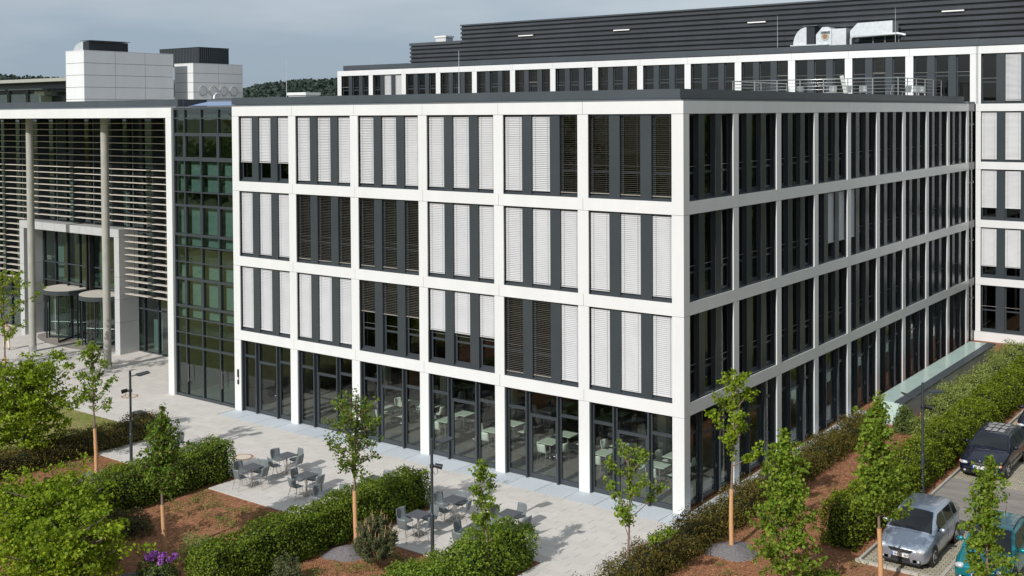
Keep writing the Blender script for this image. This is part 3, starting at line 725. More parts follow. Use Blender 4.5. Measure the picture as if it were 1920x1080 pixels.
# curved air hood on the first plant room
def hood(x0, x1, y0, y1, z0, h, parent_label, name='air_hood', n=10, hollow=True, m='galvanised'):
    t = empty(name, ((x0+x1)/2, (y0+y1)/2, z0)); tag(t, parent_label, 'air hood'); L = -Vector(t.location)
    b = MB(); pr = [(x0+(x1-x0)*0.62*(1-math.cos(R(90*i/n))), z0+h*math.sin(R(90*i/n))) for i in range(n+1)]
    b.add([(x, y, z) for (x, z) in pr for y in (y0, y1)], [(2*i, 2*i+2, 2*i+3, 2*i+1) for i in range(n)], m, True); b.build('curved_sheet', t, L)
    e = x0+(x1-x0)*0.62
    b = MB(); b.prism([(x, y0, z) for (x, z) in pr]+[(e, y0, z0)], (0, 0.03, 0), m); b.prism([(x, y1-0.03, z) for (x, z) in pr]+[(e, y1-0.03, z0)], (0, 0.03, 0), m); b.build('side_sheet', t, L)
    b = MB(); b.box(e, x1, y0, y1, z0, z0+h, 'anthracite_dark'); b.build('grille', t, L)
    b = MB(); b.box(e-0.2, x1+0.2, y0-0.1, y1+0.1, z0+h+0.06, z0+h+0.1, 'ledge'); b.build('rain_cover', t, L)
    return t
hood(-64.9, -62.7, 16.6, 20.2, 19.62, 0.72, 'curved metal air hood on top of the tall white plant room')
hood(-12.5, -10.95, 39.2, 40.4, 18.95, 1.2, 'curved silver air hood on the rear wing roof, left of the ducts')
t = empty('ventilation_unit', (-9.8, 39.8, 18.46)); tag(t, 'pale ventilation box with round fan opening on the rear wing roof', 'ventilation unit'); L = -Vector(t.location)
b = MB(); b.prism([(-10.85, 39.2, 18.5), (-9.75, 39.2, 18.5), (-9.75, 39.2, 19.95), (-10.0, 39.2, 20.1), (-10.4, 39.2, 20.1), (-10.85, 39.2, 19.6)], (0, 1.2, 0), 'galvanised'); b.build('fan_housing', t, L)
b = MB(); b.box(-9.74, -8.75, 39.25, 40.4, 18.5, 19.95, 'galvanised'); b.build('duct_box', t, L)
b = MB(); b.tube([(-10.2, 39.19, 19.45), (-10.2, 39.16, 19.45)], 0.27, 'concrete', 20); b.tube([(-10.2, 39.17, 19.45), (-10.2, 39.15, 19.45)], 0.16, 'manhole_ring', 14); b.build('fan', t, L)
b = MB(); b.box(-10.5, -9.85, 38.95, 39.2, 19.78, 19.82, 'galvanised'); b.build('visor', t, L); b = MB(); b.box(-12.6, -9.9, 38.9, 40.5, 18.86, 18.93, 'galvanised'); b.build('base_frame', t, L)
t = empty('air_duct', (-6.9, 39.8, 18.46)); tag(t, 'long silver angular air duct on stilts on the rear wing roof', 'duct'); L = -Vector(t.location)
b = MB(); b.prism([(-8.45, 39.2, 19.3), (-5.6, 39.2, 19.45), (-5.6, 39.2, 20.3), (-7.95, 39.2, 20.25), (-8.45, 39.2, 19.75)], (0, 1.2, 0), 'galvanised'); b.build('duct_body', t, L)
b = MB(); b.tube([(-8.35, 39.1, 18.5), (-8.35, 39.1, 19.2), (-8.2, 39.1, 19.35), (-5.2, 39.1, 19.42), (-4.7, 39.1, 19.3)], 0.09, 'galvanised', 10); b.build('pipe', t, L)
for x in (-8.3, -7.0, -6.2, -5.3): b = MB(); b.box(x-0.04, x+0.04, 39.5, 39.58, 18.46, 19.35, 'ledge'); b.build('stilt', t, L)
for x, y, z0, z1, lab in ((-52.25, 38.5, 18.75, 19.7, 'thin lightning rod near left end of the rear wing roof'), (-11.5, 1.5, 14.98, 17.0, 'thin lightning rod on the office roof above the fourth bay'), (-13.84, 39.6, 18.46, 21.1, 'thin lightning rod left of the curved silver hood'),
                          (-5.31, 38.9, 18.46, 21.1, 'thin lightning rod in front of the silver air duct'), (-22.3, 1.5, 14.98, 17.0, 'thin lightning rod on the office roof above the first bay'), (-48.95, 43, 20.75, 22.7, 'thin lightning rod on the lower step of the ribbed cladding')):
    b = MB(); b.tube([(0, 0, 0), (0, 0, z1-z0)], [0.018, 0.008], 'galvanised', 6); b.cyl(0, 0, 0, 0.08, 0.12, 'concrete', 10); o = b.build('lightning_rod', None, (x, y, z0)); tag(o, lab, 'lightning rod', 'lightning rods on the roofs')
for x, y, w, lab in ((-30.4, 10, 1.5, 'small white roof hatch behind the parapet beside the hill'), (-47.3, 42.6, 1.2, 'small white roof hatch on the lower step of the ribbed cladding')):
    z = 15.0 if y < 20 else 20.75
    b = MB(); b.box(-w/2, w/2, -0.5, 0.5, 0, 0.45, 'blind'); o = b.build('roof_hatch', None, (x, y, z)); q = MB(); q.box(-w/2-0.08, w/2+0.08, -0.58, 0.58, 0.46, 0.62, 'white_panel'); q.build('lid', o); tag(o, lab, 'roof hatch')
    if y < 20: WF.box('roof', link, -34, -24.6, 8, 13, 14.8, 14.99, 'roof_gravel')
# terrace railing on the office roof
rail = empty('terrace_railing', (-7, 29.5, 14.98)); tag(rail, 'steel railing with thin horizontal bars round the roof terrace', 'railing')
ry, rx0, rx1, ye, zr = 29.3, -12.3, -2.0, 37.6, 14.98
for x in [rx0+i*(rx1-rx0)/7 for i in range(8)]: b = MB(); b.tube([(x, ry, zr), (x, ry, zr+1.27)], 0.03, 'steel', 8); b.build('post', rail, -Vector(rail.location))
for i in range(1, 6): y = ry+i*(ye-ry)/5; b = MB(); b.tube([(rx1, y, zr), (rx1, y, zr+1.27)], 0.03, 'steel', 8); b.build('post', rail, -Vector(rail.location))
for i in range(1, 3): y = ry+i*(ye-ry)/2; b = MB(); b.tube([(rx0, y, zr), (rx0, y, zr+1.27)], 0.03, 'steel', 8); b.build('post', rail, -Vector(rail.location))
for k in range(6):
    z = zr+0.25+k*0.2; r_ = 0.028 if k == 5 else 0.014
    b = MB(); b.tube([(rx0, ye, z), (rx0, ry, z), (rx1, ry, z), (rx1, ye, z)], r_, 'steel', 6); b.build('bar', rail, -Vector(rail.location))
b = MB(); b.box(rx0, rx1, ry+0.1, 37.9, 14.985, 15.02, 'granite'); o = b.build('terrace_deck', office, -Vector(office.location))

# ------------------------------------------------------------------ far building at the left edge and hills
fb = empty('flat_roofed_pavilion', (-112, 45, 0)); tag(fb, 'distant pavilion with overhanging flat roof at the left edge', 'building')
def fbx(name, x0, x1, y0, y1, z0, z1, m): return WF.box(name, fb, x0, x1, y0, y1, z0, z1, m)
fbx('roof', -150, -104.5, 40, 56, 18.55, 18.95, 'concrete'); fbx('wall', -104.75, -104.6, 41, 56, 14, 18.5, 'ledge')
for i in range(30): fbx('cladding_strip', -104.58, -104.5, 40.5+i*0.5, 40.5+i*0.5+0.42, 16.6, 18.5, 'ledge')
fbx('wall', -150, -104.8, 43, 44, 12, 18.5, 'anthracite'); fbx('wall', -113, -112.6, 41.5, 43, 14, 16.9, 'white_panel')
for i in range(8): fbx('window', -150+i*4.6, -146+i*4.6, 42.9, 42.99, 14, 17.2, 'glass_green'); fbx('frame', -146+i*4.6, -145.4+i*4.6, 42.8, 42.98, 14, 17.6, 'ledge')
for i in range(4): fbx('sunshade', -140+i*8.4, -132.2+i*8.4, 38.4, 41.5, 17.55, 17.68, 'anthracite')
fbx('wall', -104.6, -98, 44, 52, 12, 16.6, 'white_panel'); fbx('ventilator', -113.2, -111, 41, 42, 16.95, 17.4, 'white_panel')
hn = 200; Rr = 1250.0
rng = np.random.default_rng(11)
def ridge(a):
    pts = [(-100, 1.6), (-75, 1.9), (-61.5, 1.93), (-58, 1.75), (-55, 1.3), (-51, 1.1), (-50.3, 1.3), (-49.6, 1.5), (-48, 1.72), (-45.6, 1.8), (-42, 1.85), (-20, 1.6), (20, 1.7), (60, 1.4)]
    return np.interp(a, [p[0] for p in pts], [p[1] for p in pts])
b = MB(); vs = []; fs = []
az = np.linspace(-100, 60, hn)
for a in az:
    e = math.tan(R(float(ridge(a)))); c, s_ = math.sin(R(a)), math.cos(R(a))
    for (r_, h_) in ((700, -0.2), (900, 0.35), (1100, 0.75), (1250, 0.92), (1600, 0.5)):
        vs.append((CAM[0]+c*r_, CAM[1]+s_*r_, (14.3+1250*e)*h_ if h_ > 0 else -1.0))
for i in range(hn-1):
    for k in range(4): fs.append((i*5+k, (i+1)*5+k, (i+1)*5+k+1, i*5+k+1))
b.add(vs, fs, 'far_leaf', True); o = b.build('hill'); o['kind'] = 'structure'
pts = []
for i in range(22000):
    a = rng.uniform(-66, -40); r_ = rng.uniform(880, 1260); e = math.tan(R(float(ridge(a)))); hh = np.interp(r_, [700, 900, 1100, 1250], [-.02, .35, .75, .92])*(14.3+1250*e)
    pts.append((CAM[0]+math.sin(R(a))*r_, CAM[1]+math.cos(R(a))*r_, hh+rng.uniform(0, 5.0)))
me = leaves('forest', np.array(pts), np.full(len(pts), 3.6), 'far_leaf', rng, up=0.6, aspect=1.0); o = put('forest', me); tag(o, 'dark wooded hill on the horizon behind the roofs', 'forest', kind='stuff')
# woodland round the site, seen in the window panes
P = []; S = []
def far_tree(x, y, h, r_, n=260):
    for i in range(n):
        v = rng.normal(size=3); v /= np.linalg.norm(v); q = rng.uniform(0.55, 1.0)
        P.append((x+v[0]*r_*q, y+v[1]*r_*q, h*0.56+v[2]*h*0.44*q)); S.append(0.95)
for i in range(58):
    t_ = i/57; far_tree(-150+t_*200+rng.uniform(-3, 3), -58-10*math.sin(t_*3)+rng.uniform(-6, 6), rng.uniform(10, 16), rng.uniform(3.0, 4.6))
for i in range(24): far_tree(36+rng.uniform(-3, 5), -25+i*4.6+rng.uniform(-1, 1), rng.uniform(13, 20), rng.uniform(3.2, 4.8), 600)
for i in range(12): far_tree(15+i*3+rng.uniform(-1, 1), 46+rng.uniform(-4, 10), rng.uniform(13, 18), rng.uniform(3.0, 4.2), 700)
me = leaves('woodland', np.array(P), np.array(S), 'leaf_dark', rng, up=0.5, aspect=0.9); o = put('woodland', me); tag(o, 'belt of green trees round the site, mirrored in the window panes', 'wood', kind='stuff')
# ------------------------------------------------------------------ plants
def hedge(name, label, x0, x1, y0, y1, h, n, size, m, seed, cat='hedge', aspect=0.7, ragged=0.12, dirs=None, up=0.35, group=None, core='hedge_core', bulge=0.12, topvar=0.12):
    rng = np.random.default_rng(seed)
    t = empty(name, ((x0+x1)/2, (y0+y1)/2, 0)); tag(t, label, cat, group); L = -Vector(t.location)
    W, D = x1-x0, y1-y0
    def ht(x, y): return h+topvar*(np.sin(y*1.7+seed)+0.7*np.sin(x*3.1+y*3.9)+0.6*np.sin(y*7.3+x*2))*0.5
    b = MB(); ny = max(4, int(D/0.4)); vs = []; fs = []
    for i in range(ny+1):
        y = y0+0.18+(D-0.36)*i/ny; hz = float(ht((x0+x1)/2, y))-0.17; j = 0.05*math.sin(y*5)
        vs += [(x0+0.16+j, y, -0.02), (x0+0.13+j, y, hz*0.6), (x0+0.28, y, hz), (x1-0.28, y, hz), (x1-0.13+j, y, hz*0.6), (x1-0.16+j, y, -0.02)]
    for i in range(ny):
        for k in range(5): fs.append((i*6+k, i*6+k+1, (i+1)*6+k+1, (i+1)*6+k))
    fs.append((0, 1, 2, 3, 4, 5)); e = ny*6; fs.append((e+5, e+4, e+3, e+2, e+1, e))
    b.add(vs, fs, core); b.build('branches', t, L)  # solid core, no modelled branches; near-black colour stands in for inner shade
    ar = np.array([W*D, D*h, D*h, W*h, W*h]); ar /= ar.sum()
    side = rng.choice(5, n, p=ar); u = rng.random(n); v = rng.random(n); P = np.zeros((n, 3)); N = np.zeros((n, 3))
    inn = np.abs(rng.normal(0, 0.09, n))-rng.random(n)*ragged*(rng.random(n) > 0.6)
    for k in range(5):
        s_ = side == k; uu, vv, q = u[s_], v[s_], inn[s_]
        if k == 0: x = x0+uu*W; y = y0+vv*D; P[s_] = np.stack([x, y, ht(x, y)-q], 1); N[s_] = (0, 0, 1)
        elif k in (1, 2):
            y = y0+uu*D; z = vv*ht(np.full_like(y, x0), y); bl = bulge*np.sin(np.pi*np.clip(vv*1.1, 0, 1))+0.06*np.sin(y*4.1+z*5)
            x = (x0-bl+q) if k == 1 else (x1+bl-q); P[s_] = np.stack([x, y, z], 1); N[s_] = (-1 if k == 1 else 1, 0, 0.3)
        else:
            x = x0+uu*W; z = vv*ht(x, np.full_like(x, y0)); bl = bulge*np.sin(np.pi*np.clip(vv*1.1, 0, 1)); y = (y0-bl+q) if k == 3 else (y1+bl-q)
            P[s_] = np.stack([x, y, z], 1); N[s_] = (0, -1 if k == 3 else 1, 0.3)
    me = leaves('foliage', P+np.array(L), np.full(n, size), m, rng, up=up, aspect=aspect, N=N, nw=0.9, dirs=np.tile(dirs, (n, 1)) if dirs else None, dirw=1.2)
    put('foliage', me, t)
    return t
HG = 'clipped hedges between the terraces'
hedge('hedge', 'clipped green hedge left of the first terrace, behind the thin young tree', -17.65, -16.35, -15.2, -6.7, 1.38, 20000, 0.075, 'leaf_hedge', 1)
hedge('hedge', 'long clipped green hedge between the two furnished terraces', -9.15, -7.95, -14.3, -4.6, 1.3, 27000, 0.075, 'leaf_hedge', 2)
hedge('hedge', 'bushy green hedge at right end of the second terrace', -3.0, -1.85, -16.5, -6.55, 1.25, 25000, 0.08, 'leaf_maple', 3, ragged=0.2, topvar=0.2)
hedge('hedge', 'low dark hedge beside the lawn and small litter bin', -24.9, -23.6, -14.5, -4.6, 0.85, 15000, 0.08, 'leaf_yew', 4, aspect=0.4, topvar=0.15, ragged=0.2)
hedge('yew_hedge', 'brown green yew hedge along the foot of the side facade', 1.0, 2.05, -9.5, 14.6, 0.74, 38000, 0.095, 'leaf_yew', 5, aspect=0.3, ragged=0.26, dirs=(0, 0, 1), topvar=0.22, bulge=0.08)
hedge('beech_hedge', 'tall beech hedge between planting bed and parked cars', 4.9, 6.0, 0.35, 37.0, 1.32, 64000, 0.082, 'leaf_beech', 6, topvar=0.2, ragged=0.18, bulge=0.1)
def shrub(name, label, x, y, r_, h, n, size, m, seed, cat='shrub', aspect=0.6, up=0.3, sy=1.0, group=None, shoots=0.0):
    rng = np.random.default_rng(seed); t = empty(name, (x, y, 0)); tag(t, label, cat, group)
    v = rng.normal(size=(n, 3)); v[:, 2] = np.abs(v[:, 2]); v /= np.linalg.norm(v, axis=1)[:, None]
    lump = 1+0.16*np.sin(v[:, 0]*5+seed)+0.13*np.sin(v[:, 1]*6+v[:, 2]*4)
    q = (0.72+0.3*rng.random(n))*lump
    P = np.stack([v[:, 0]*r_*q, v[:, 1]*r_*sy*q, v[:, 2]*h*q], 1)
    if shoots: P[:, 2] += (rng.random(n) < 0.12)*rng.random(n)*shoots
    put('foliage', leaves('foliage', P, np.full(n, size), m, rng, up=up, aspect=aspect, N=v, nw=0.7), t)
    b = MB(); b.ell((0, 0, h*0.3), (r_*0.6, r_*0.6*sy, h*0.42), 'hedge_core', 10, 6)  # near-black solid core behind the leaves, inner shade put into its colour
    for k in range(5): a = k*1.3; b.tube([(0.08*math.cos(a), 0.08*math.sin(a), -0.02), (r_*0.5*math.cos(a), r_*0.5*sy*math.sin(a), h*0.6)], [0.02, 0.008], 'twig', 5)
    b.build('branches', t)
    return t
# loose pale shrubs between light well and beech hedge
k_ = 0
for (x, y, r_, h) in ((2.95, 15.2, 0.62, 1.05), (3.85, 17.2, 0.95, 1.15), (4.0, 19.2, 1.0, 1.25), (3.7, 20.9, 0.95, 1.2), (4.0, 22.8, 1.05, 1.3), (3.7, 24.8, 1.0, 1.25), (4.1, 26.6, 1.0, 1.3), (3.7, 28.6, 1.0, 1.3), (4.0, 30.6, 1.0, 1.3), (3.8, 32.8, 1.0, 1.3), (4.2, 14.8, 0.8, 1.0)):
    lab = ['small round green shrub at the front corner of the light well', 'pale loose shrub, nearest of the row beside the light well'][k_] if k_ < 2 else ('low pale shrub in front of the row, against the beech hedge' if k_ == 10 else '%s pale loose shrub from the near end of the light well row' % ['', '', 'second', 'third', 'fourth', 'fifth', 'sixth', 'seventh', 'eighth', 'last', ''][k_])
    shrub('loose_shrub', lab, x, y, r_, h, 3600, 0.095, 'leaf_light' if k_ else 'leaf_shrub', 40+k_, aspect=0.5, group='loose shrubs beside the light well', shoots=0.15); k_ += 1
shrub('shrub', 'round brown green shrub at the near end of the left hedge', -14.7, -12.6, 0.85, 0.7, 3200, 0.065, 'leaf_cotone', 60)
shrub('shrub', 'small feathery green shrub left of the long hedge', -10.75, -12.6, 0.8, 0.75, 3000, 0.075, 'leaf_light', 61, aspect=0.25, shoots=0.2)
shrub('shrub', 'low green shrub at the foot of the low maple near the car park', 6.3, -3.0, 0.6, 0.6, 1600, 0.08, 'leaf_hedge', 62, aspect=0.4, shoots=0.2)
shrub('shrub', 'dark low shrub beneath the bright tree at the bottom left', -12.9, -14.9, 0.6, 0.5, 1800, 0.07, 'leaf_shrub', 63)
shrub('shrub', 'small dark shrub beside the lamp post at the left hedge', -19.6, -9.9, 0.8, 0.65, 2400, 0.065, 'leaf_cotone', 64)
shrub('shrub', 'low spreading shrub at foot of the right hand lamp by the pine', -4.4, -9.9, 0.7, 0.5, 1800, 0.07, 'leaf_cotone', 65)
shrub('shrub', 'feathery grey shrub with pale tips at the bottom edge', -7.0, -12.3, 0.55, 0.75, 1700, 0.12, 'needle', 66, aspect=0.14, shoots=0.4)
# rhododendron with purple flowers
rh_ = shrub('rhododendron', 'dark shrub with purple flower heads at the bottom edge', -10.3, -14.6, 0.7, 0.75, 2400, 0.1, 'leaf_shrub', 67, aspect=0.35)
rr = random.Random(8)
for i in range(13):
    a = rr.uniform(0, 6.28); q = rr.uniform(0.1, 0.62); cx, cy, cz = q*math.cos(a), q*math.sin(a), 0.86-q*0.25+rr.uniform(-.04, .06)
    g_ = np.random.default_rng(i); v = g_.normal(size=(60, 3)); v /= np.linalg.norm(v, axis=1)[:, None]
    put('blossom', leaves('blossom', v*0.085+np.array([cx, cy, cz]), np.full(60, 0.055), 'blossom', g_, aspect=0.9, N=v, nw=1.5), rh_)
# mountain pine
pt = empty('pine_shrub', (-5.75, -9.75, 0)); tag(pt, 'grey green pine shrub with upright tan shoots beside the lamp post', 'pine')
rng = np.random.default_rng(70); P = []; D = []
b = MB(); ex = []
for i in range(190):
    v = rng.normal(size=3); v[2] = abs(v[2])+0.1; v /= np.linalg.norm(v); q = rng.uniform(0.55, 1.0)
    base = np.array([v[0]*0.62*q, v[1]*0.62*q, 0.25+v[2]*1.15*q]); d = v*np.array([0.5, 0.5, 0.7])+np.array([0, 0, 0.75]); d /= np.linalg.norm(d); L_ = rng.uniform(0.22, 0.4)
    b.tube([base*np.array([0.7, 0.7, 0.75]), base, base+d*L_], [0.012, 0.01, 0.005], 'twig', 4, cap=False)
    for k in range(70):
        s_ = rng.random(); n_ = rng.normal(size=3); n_ -= d*(n_@d)*0.6; n_ /= np.linalg.norm(n_); P.append(base+d*L_*s_+n_*0.05); D.append(n_*0.8+d*0.9)
    if q > 0.8 and v[2] > 0.5 and rng.random() < 0.5: ex.append((base+d*L_, d))
for (p, d) in ex[:26]: b.tube([p, p+np.array([d[0]*.3, d[1]*.3, 1])*0.16], [0.017, 0.008], 'shoot', 5)
b.build('branches', pt)
put('foliage', leaves('foliage', np.array(P), np.full(len(P), 0.12), 'needle', rng, aspect=0.13, dirs=np.array(D), dirw=3.0), pt)

def tree(label, x, y, h, r_, z0, nb, nl, size, m, seed, wrap=None, lean=(0, 0), tr=0.055, dense=0.16, shape='col', rise=1.3, name='young_tree', aspect=0.85, group=None, twig='twig', start=0.25, per=12, csd=0.065, flat=0.8):
    rng = np.random.default_rng(seed); t = empty(name, (x, y, -0.02)); tag(t, label, 'tree', group)
    b = MB(); top = np.array([lean[0], lean[1], h])
    def stem(q): return top*q+np.array([0.05*math.sin(q*5+seed), 0.05*math.cos(q*4+seed)-0.05*math.cos(seed), 0])*(h/6)
    b.tube([stem(i/12) for i in range(13)], [tr*(1-0.85*i/12)+0.004 for i in range(13)], 'bark' if twig == 'bark' else 'twig', 8)
    segs = []
    for k in range(nb):
        f = (k+0.5)/nb; z = z0+(h*0.9-z0)*f**0.9; p0 = stem(z/h); az_ = k*2.399+rng.uniform(-.4, .4)
        if shape == 'col': ln = r_*(1.0-0.62*f)*rng.uniform(0.75, 1.15)
        elif shape == 'round': ln = r_*(0.55+0.62*math.sin(math.pi*min(1, f*0.85+0.12)))*rng.uniform(0.7, 1.15)
        else: ln = r_*(1.12-0.95*f)*rng.uniform(0.75, 1.1)
        ri = ln*rise*(0.5+0.6*f)*rng.uniform(0.8, 1.2)
        e = p0+np.array([math.cos(az_)*ln, math.sin(az_)*ln, ri]); mid = p0*0.5+e*0.5+np.array([math.cos(az_), math.sin(az_), -0.5])*ln*0.12
        pts = [p0*(1-q)**2+2*q*(1-q)*mid+e*q*q for q in np.linspace(0, 1, 6)]
        b.tube(pts, [tr*0.36*(1-0.8*q)+0.003 for q in np.linspace(0, 1, 6)], twig, 5, cap=False); segs.append((pts, ln))
    b.build('trunk', t)
    w = np.array([s_[1]+0.25 for s_ in segs]); w /= w.sum(); P = []
    def clump(c, k, sd):
        v = rng.normal(size=(k, 3))*sd*np.array([1, 1, flat]); P.extend(c+v)
    for (pts, ln), wi in zip(segs, w):
        for _ in range(max(2, int(nl*0.86*wi/per))):
            q = start+(1-start)*rng.random()**0.75; i = min(int(q*5), 4); fr = q*5-i; c = pts[i]*(1-fr)+pts[i+1]*fr
            clump(c+rng.normal(size=3)*dense*(0.5+0.6*q)*np.array([1, 1, 0.7]), per, csd)
    for _ in range(int(nl*0.14/per)):
        q = rng.uniform(max(z0/h, 0.5), 1.0); clump(stem(q)+rng.normal(size=3)*dense*0.6*(1.35-q)*np.array([1, 1, 1.2]), per, csd)
    clump(stem(1.0), per, csd*0.7)
    P = np.array(P)
    put('crown', leaves('crown', P, np.full(len(P), size), m, rng, up=0.35, aspect=aspect, dirs=np.tile((0, 0, -0.6), (len(P), 1)), dirw=0.8), t)
    if wrap:
        q = MB(); q.tube([stem(i/10*wrap/h) for i in range(11)], [0.078-0.012*i/10+0.004*math.sin(i*2.1) for i in range(11)], 'reed_wrap', 12); q.build('trunk_wrap', t)
    return t
def mound(x, y, r_, h, lab, seed):
    b = MB(); n = 20; vs = [(0, 0, h)]; fs = []
    for j in range(1, 6):
        for k in range(n):
            a = 2*math.pi*k/n; q = j/5; rr_ = r_*q*(1+0.1*math.sin(3*a+seed)); vs.append((rr_*math.cos(a), rr_*math.sin(a), h*(math.cos(q*math.pi)*0.5+0.5)-0.035*(j == 5)+0.02*math.sin(a*5+j+seed)*(j < 5)))
    for k in range(n): fs.append((0, 1+k, 1+(k+1) % n))
    for j in range(4):
        for k in range(n): fs.append((1+j*n+k, 1+(j+1)*n+k, 1+(j+1)*n+(k+1) % n, 1+j*n+(k+1) % n))
    b.add(vs, fs, 'gravel', True); o = b.build('gravel_mound', None, (x, y, -0.02)); tag(o, lab, 'gravel')
mound(-20.95, -9.8, 1.0, 0.16, 'grey gravel ring round the thin tree by the left lamp', 1)
mound(-7.35, -9.5, 0.8, 0.2, 'grey gravel mound left of the pine shrub', 2)
mound(2.75, -1.9, 0.95, 0.2, 'grey gravel ring round the tree in front of the corner pier', 3)
mound(-11.3, -14.9, 0.6, 0.16, 'grey gravel mound left of the purple flowers', 4)
tree('thin young tree with wrapped trunk beside the left lamp post', -20.93, -9.86, 5.4, 0.95, 2.5, 14, 1700, 0.105, 'leaf_maple', 101, wrap=1.95, dense=0.1)
tree('young tree with oval green crown in front of the left hedge', -12.04, -13.09, 4.8, 0.72, 1.95, 30, 4600, 0.095, 'leaf_dark', 102, wrap=1.65, dense=0.17, shape='cone')
tree('young tree with broad crown in front of the third ground floor bay', -7.58, -8.78, 4.95, 0.78, 2.2, 24, 3900, 0.085, 'leaf_dark', 103, wrap=1.8, dense=0.14, shape='round', rise=1.0)
tree('young maple with wrapped trunk in front of the side facade corner', 2.755, -1.87, 5.9, 0.86, 2.6, 12, 2500, 0.1, 'leaf_bright', 104, wrap=2.0, dense=0.10, rise=1.7, start=0.4)
tree('sparse maple sapling in front of the corner ground floor bay', 1.36, -6.1, 4.15, 1.35, 0.9, 10, 1900, 0.1, 'leaf_maple', 105, tr=0.04, dense=0.08, rise=1.25, start=0.42)
tree('low bushy maple in the bed between yew hedge and car park', 5.55, -4.1, 4.9, 0.92, 0.5, 46, 6800, 0.11, 'leaf_maple', 106, tr=0.04, dense=0.2, shape='cone', rise=0.9)
tree('thin sapling rising out of the hedge at the second terrace', -1.95, -8.7, 3.75, 0.55, 1.2, 12, 1300, 0.1, 'leaf_maple', 107, tr=0.03, dense=0.06, rise=1.8, lean=(-0.3, 0.0))
tree('narrow maple with wrapped trunk in front of the silver car', 7.72, -2.25, 5.95, 0.62, 2.25, 36, 5600, 0.11, 'leaf_maple', 108, wrap=1.95, dense=0.18, shape='cone', rise=1.3)
tree('young maple in front of the teal car', 10.6, -1.5, 4.35, 0.62, 0.6, 30, 3900, 0.11, 'leaf_maple', 109, tr=0.035, dense=0.13, shape='cone', rise=1.0)
tree('bright leafy tree at the left edge, upper of the two crowns', -25.0, -10.5, 4.1, 1.75, 0.6, 44, 15000, 0.12, 'leaf_bright', 110, tr=0.12, dense=0.26, shape='round', rise=0.45, name='broadleaf_tree', twig='bark', per=26, csd=0.13, flat=0.5)
tree('large bright leafy tree filling the bottom left corner', -14.1, -16.1, 2.55, 1.75, 0.3, 50, 17000, 0.12, 'leaf_bright', 111, tr=0.14, dense=0.3, shape='round', rise=0.35, name='broadleaf_tree', twig='bark', per=26, csd=0.13, flat=0.5)
tree('low bushy bright tree at the bottom edge, in front of the larger one', -11.5, -16.9, 2.1, 1.45, 0.2, 40, 10000, 0.12, 'leaf_bright', 115, tr=0.1, dense=0.3, shape='round', rise=0.35, name='broadleaf_tree', twig='bark', per=26, csd=0.13, flat=0.5)
tree('leafy branches of a young tree in front of the entrance column at the left edge', -36.9, -4.9, 6.2, 1.6, 2.6, 22, 2600, 0.11, 'leaf_bright', 112, dense=0.15, shape='round', rise=0.8, wrap=1.9)
tree('young tree on the lawn left of the frame that shades the plaza', -42.5, -7.6, 6.6, 2.0, 2.2, 30, 3600, 0.12, 'leaf_bright', 113, dense=0.25, shape='round', rise=0.8)
# weeds, bark chips, grass blades
rng = np.random.default_rng(90); P = []
def patch(x0, x1, y0, y1, n, k, sp=0.13):
    for i in range(n):
        cx, cy = rng.uniform(x0, x1), rng.uniform(y0, y1)
        for j in range(k): P.append((cx+rng.normal()*sp, cy+rng.normal()*sp, abs(rng.normal())*0.06))
patch(-16, -11, -10.5, -8.5, 55, 26); patch(-15.5, -10.5, -14, -10.5, 26, 18); patch(-23.3, -18.3, -10.8, -8.4, 60, 22); patch(-7.2, -4.6, -11.5, -8.6, 40, 24)
patch(2.4, 4.6, -3, 14, 42, 14); patch(2.5, 6, -5, 0, 22, 16); patch(6, 9.5, -4, -0.5, 55, 16); patch(-8, -5, -14, -11, 30, 22)
me = leaves('ground_cover', np.array(P), np.full(len(P), 0.075), 'weed', rng, up=0.5, aspect=0.45); o = put('ground_cover', me); tag(o, 'scattered small green weeds growing in the bark mulch', 'weeds', kind='stuff')
n = 42000; X = np.concatenate([rng.uniform(-24, -1.6, n//2), rng.uniform(2.0, 6.3, n-n//2)]); Y = np.concatenate([rng.uniform(-16, -8.12, n//2), rng.uniform(-6, 17, n-n//2)])
me = leaves('bark_chips', np.stack([X, Y, rng.uniform(-0.028, -0.005, n)], 1), np.full(n, 0.065), 'chip', rng, up=2.5, aspect=0.4); o = put('bark_chips', me); tag(o, 'reddish brown bark chips covering the planting beds', 'bark mulch', kind='stuff')
n = 30000; X = rng.uniform(-44, -24.9, n); Y = rng.uniform(-13, -4.65, n)
me = leaves('lawn_grass', np.stack([X, Y, rng.uniform(0.0, 0.03, n)], 1), np.full(n, 0.06), 'weed', rng, up=0.0, aspect=0.14, dirs=np.tile((0, 0, 1), (n, 1)), dirw=1.5); o = put('lawn_grass', me); tag(o, 'short lawn grass left of the low dark hedge', 'grass', kind='stuff')
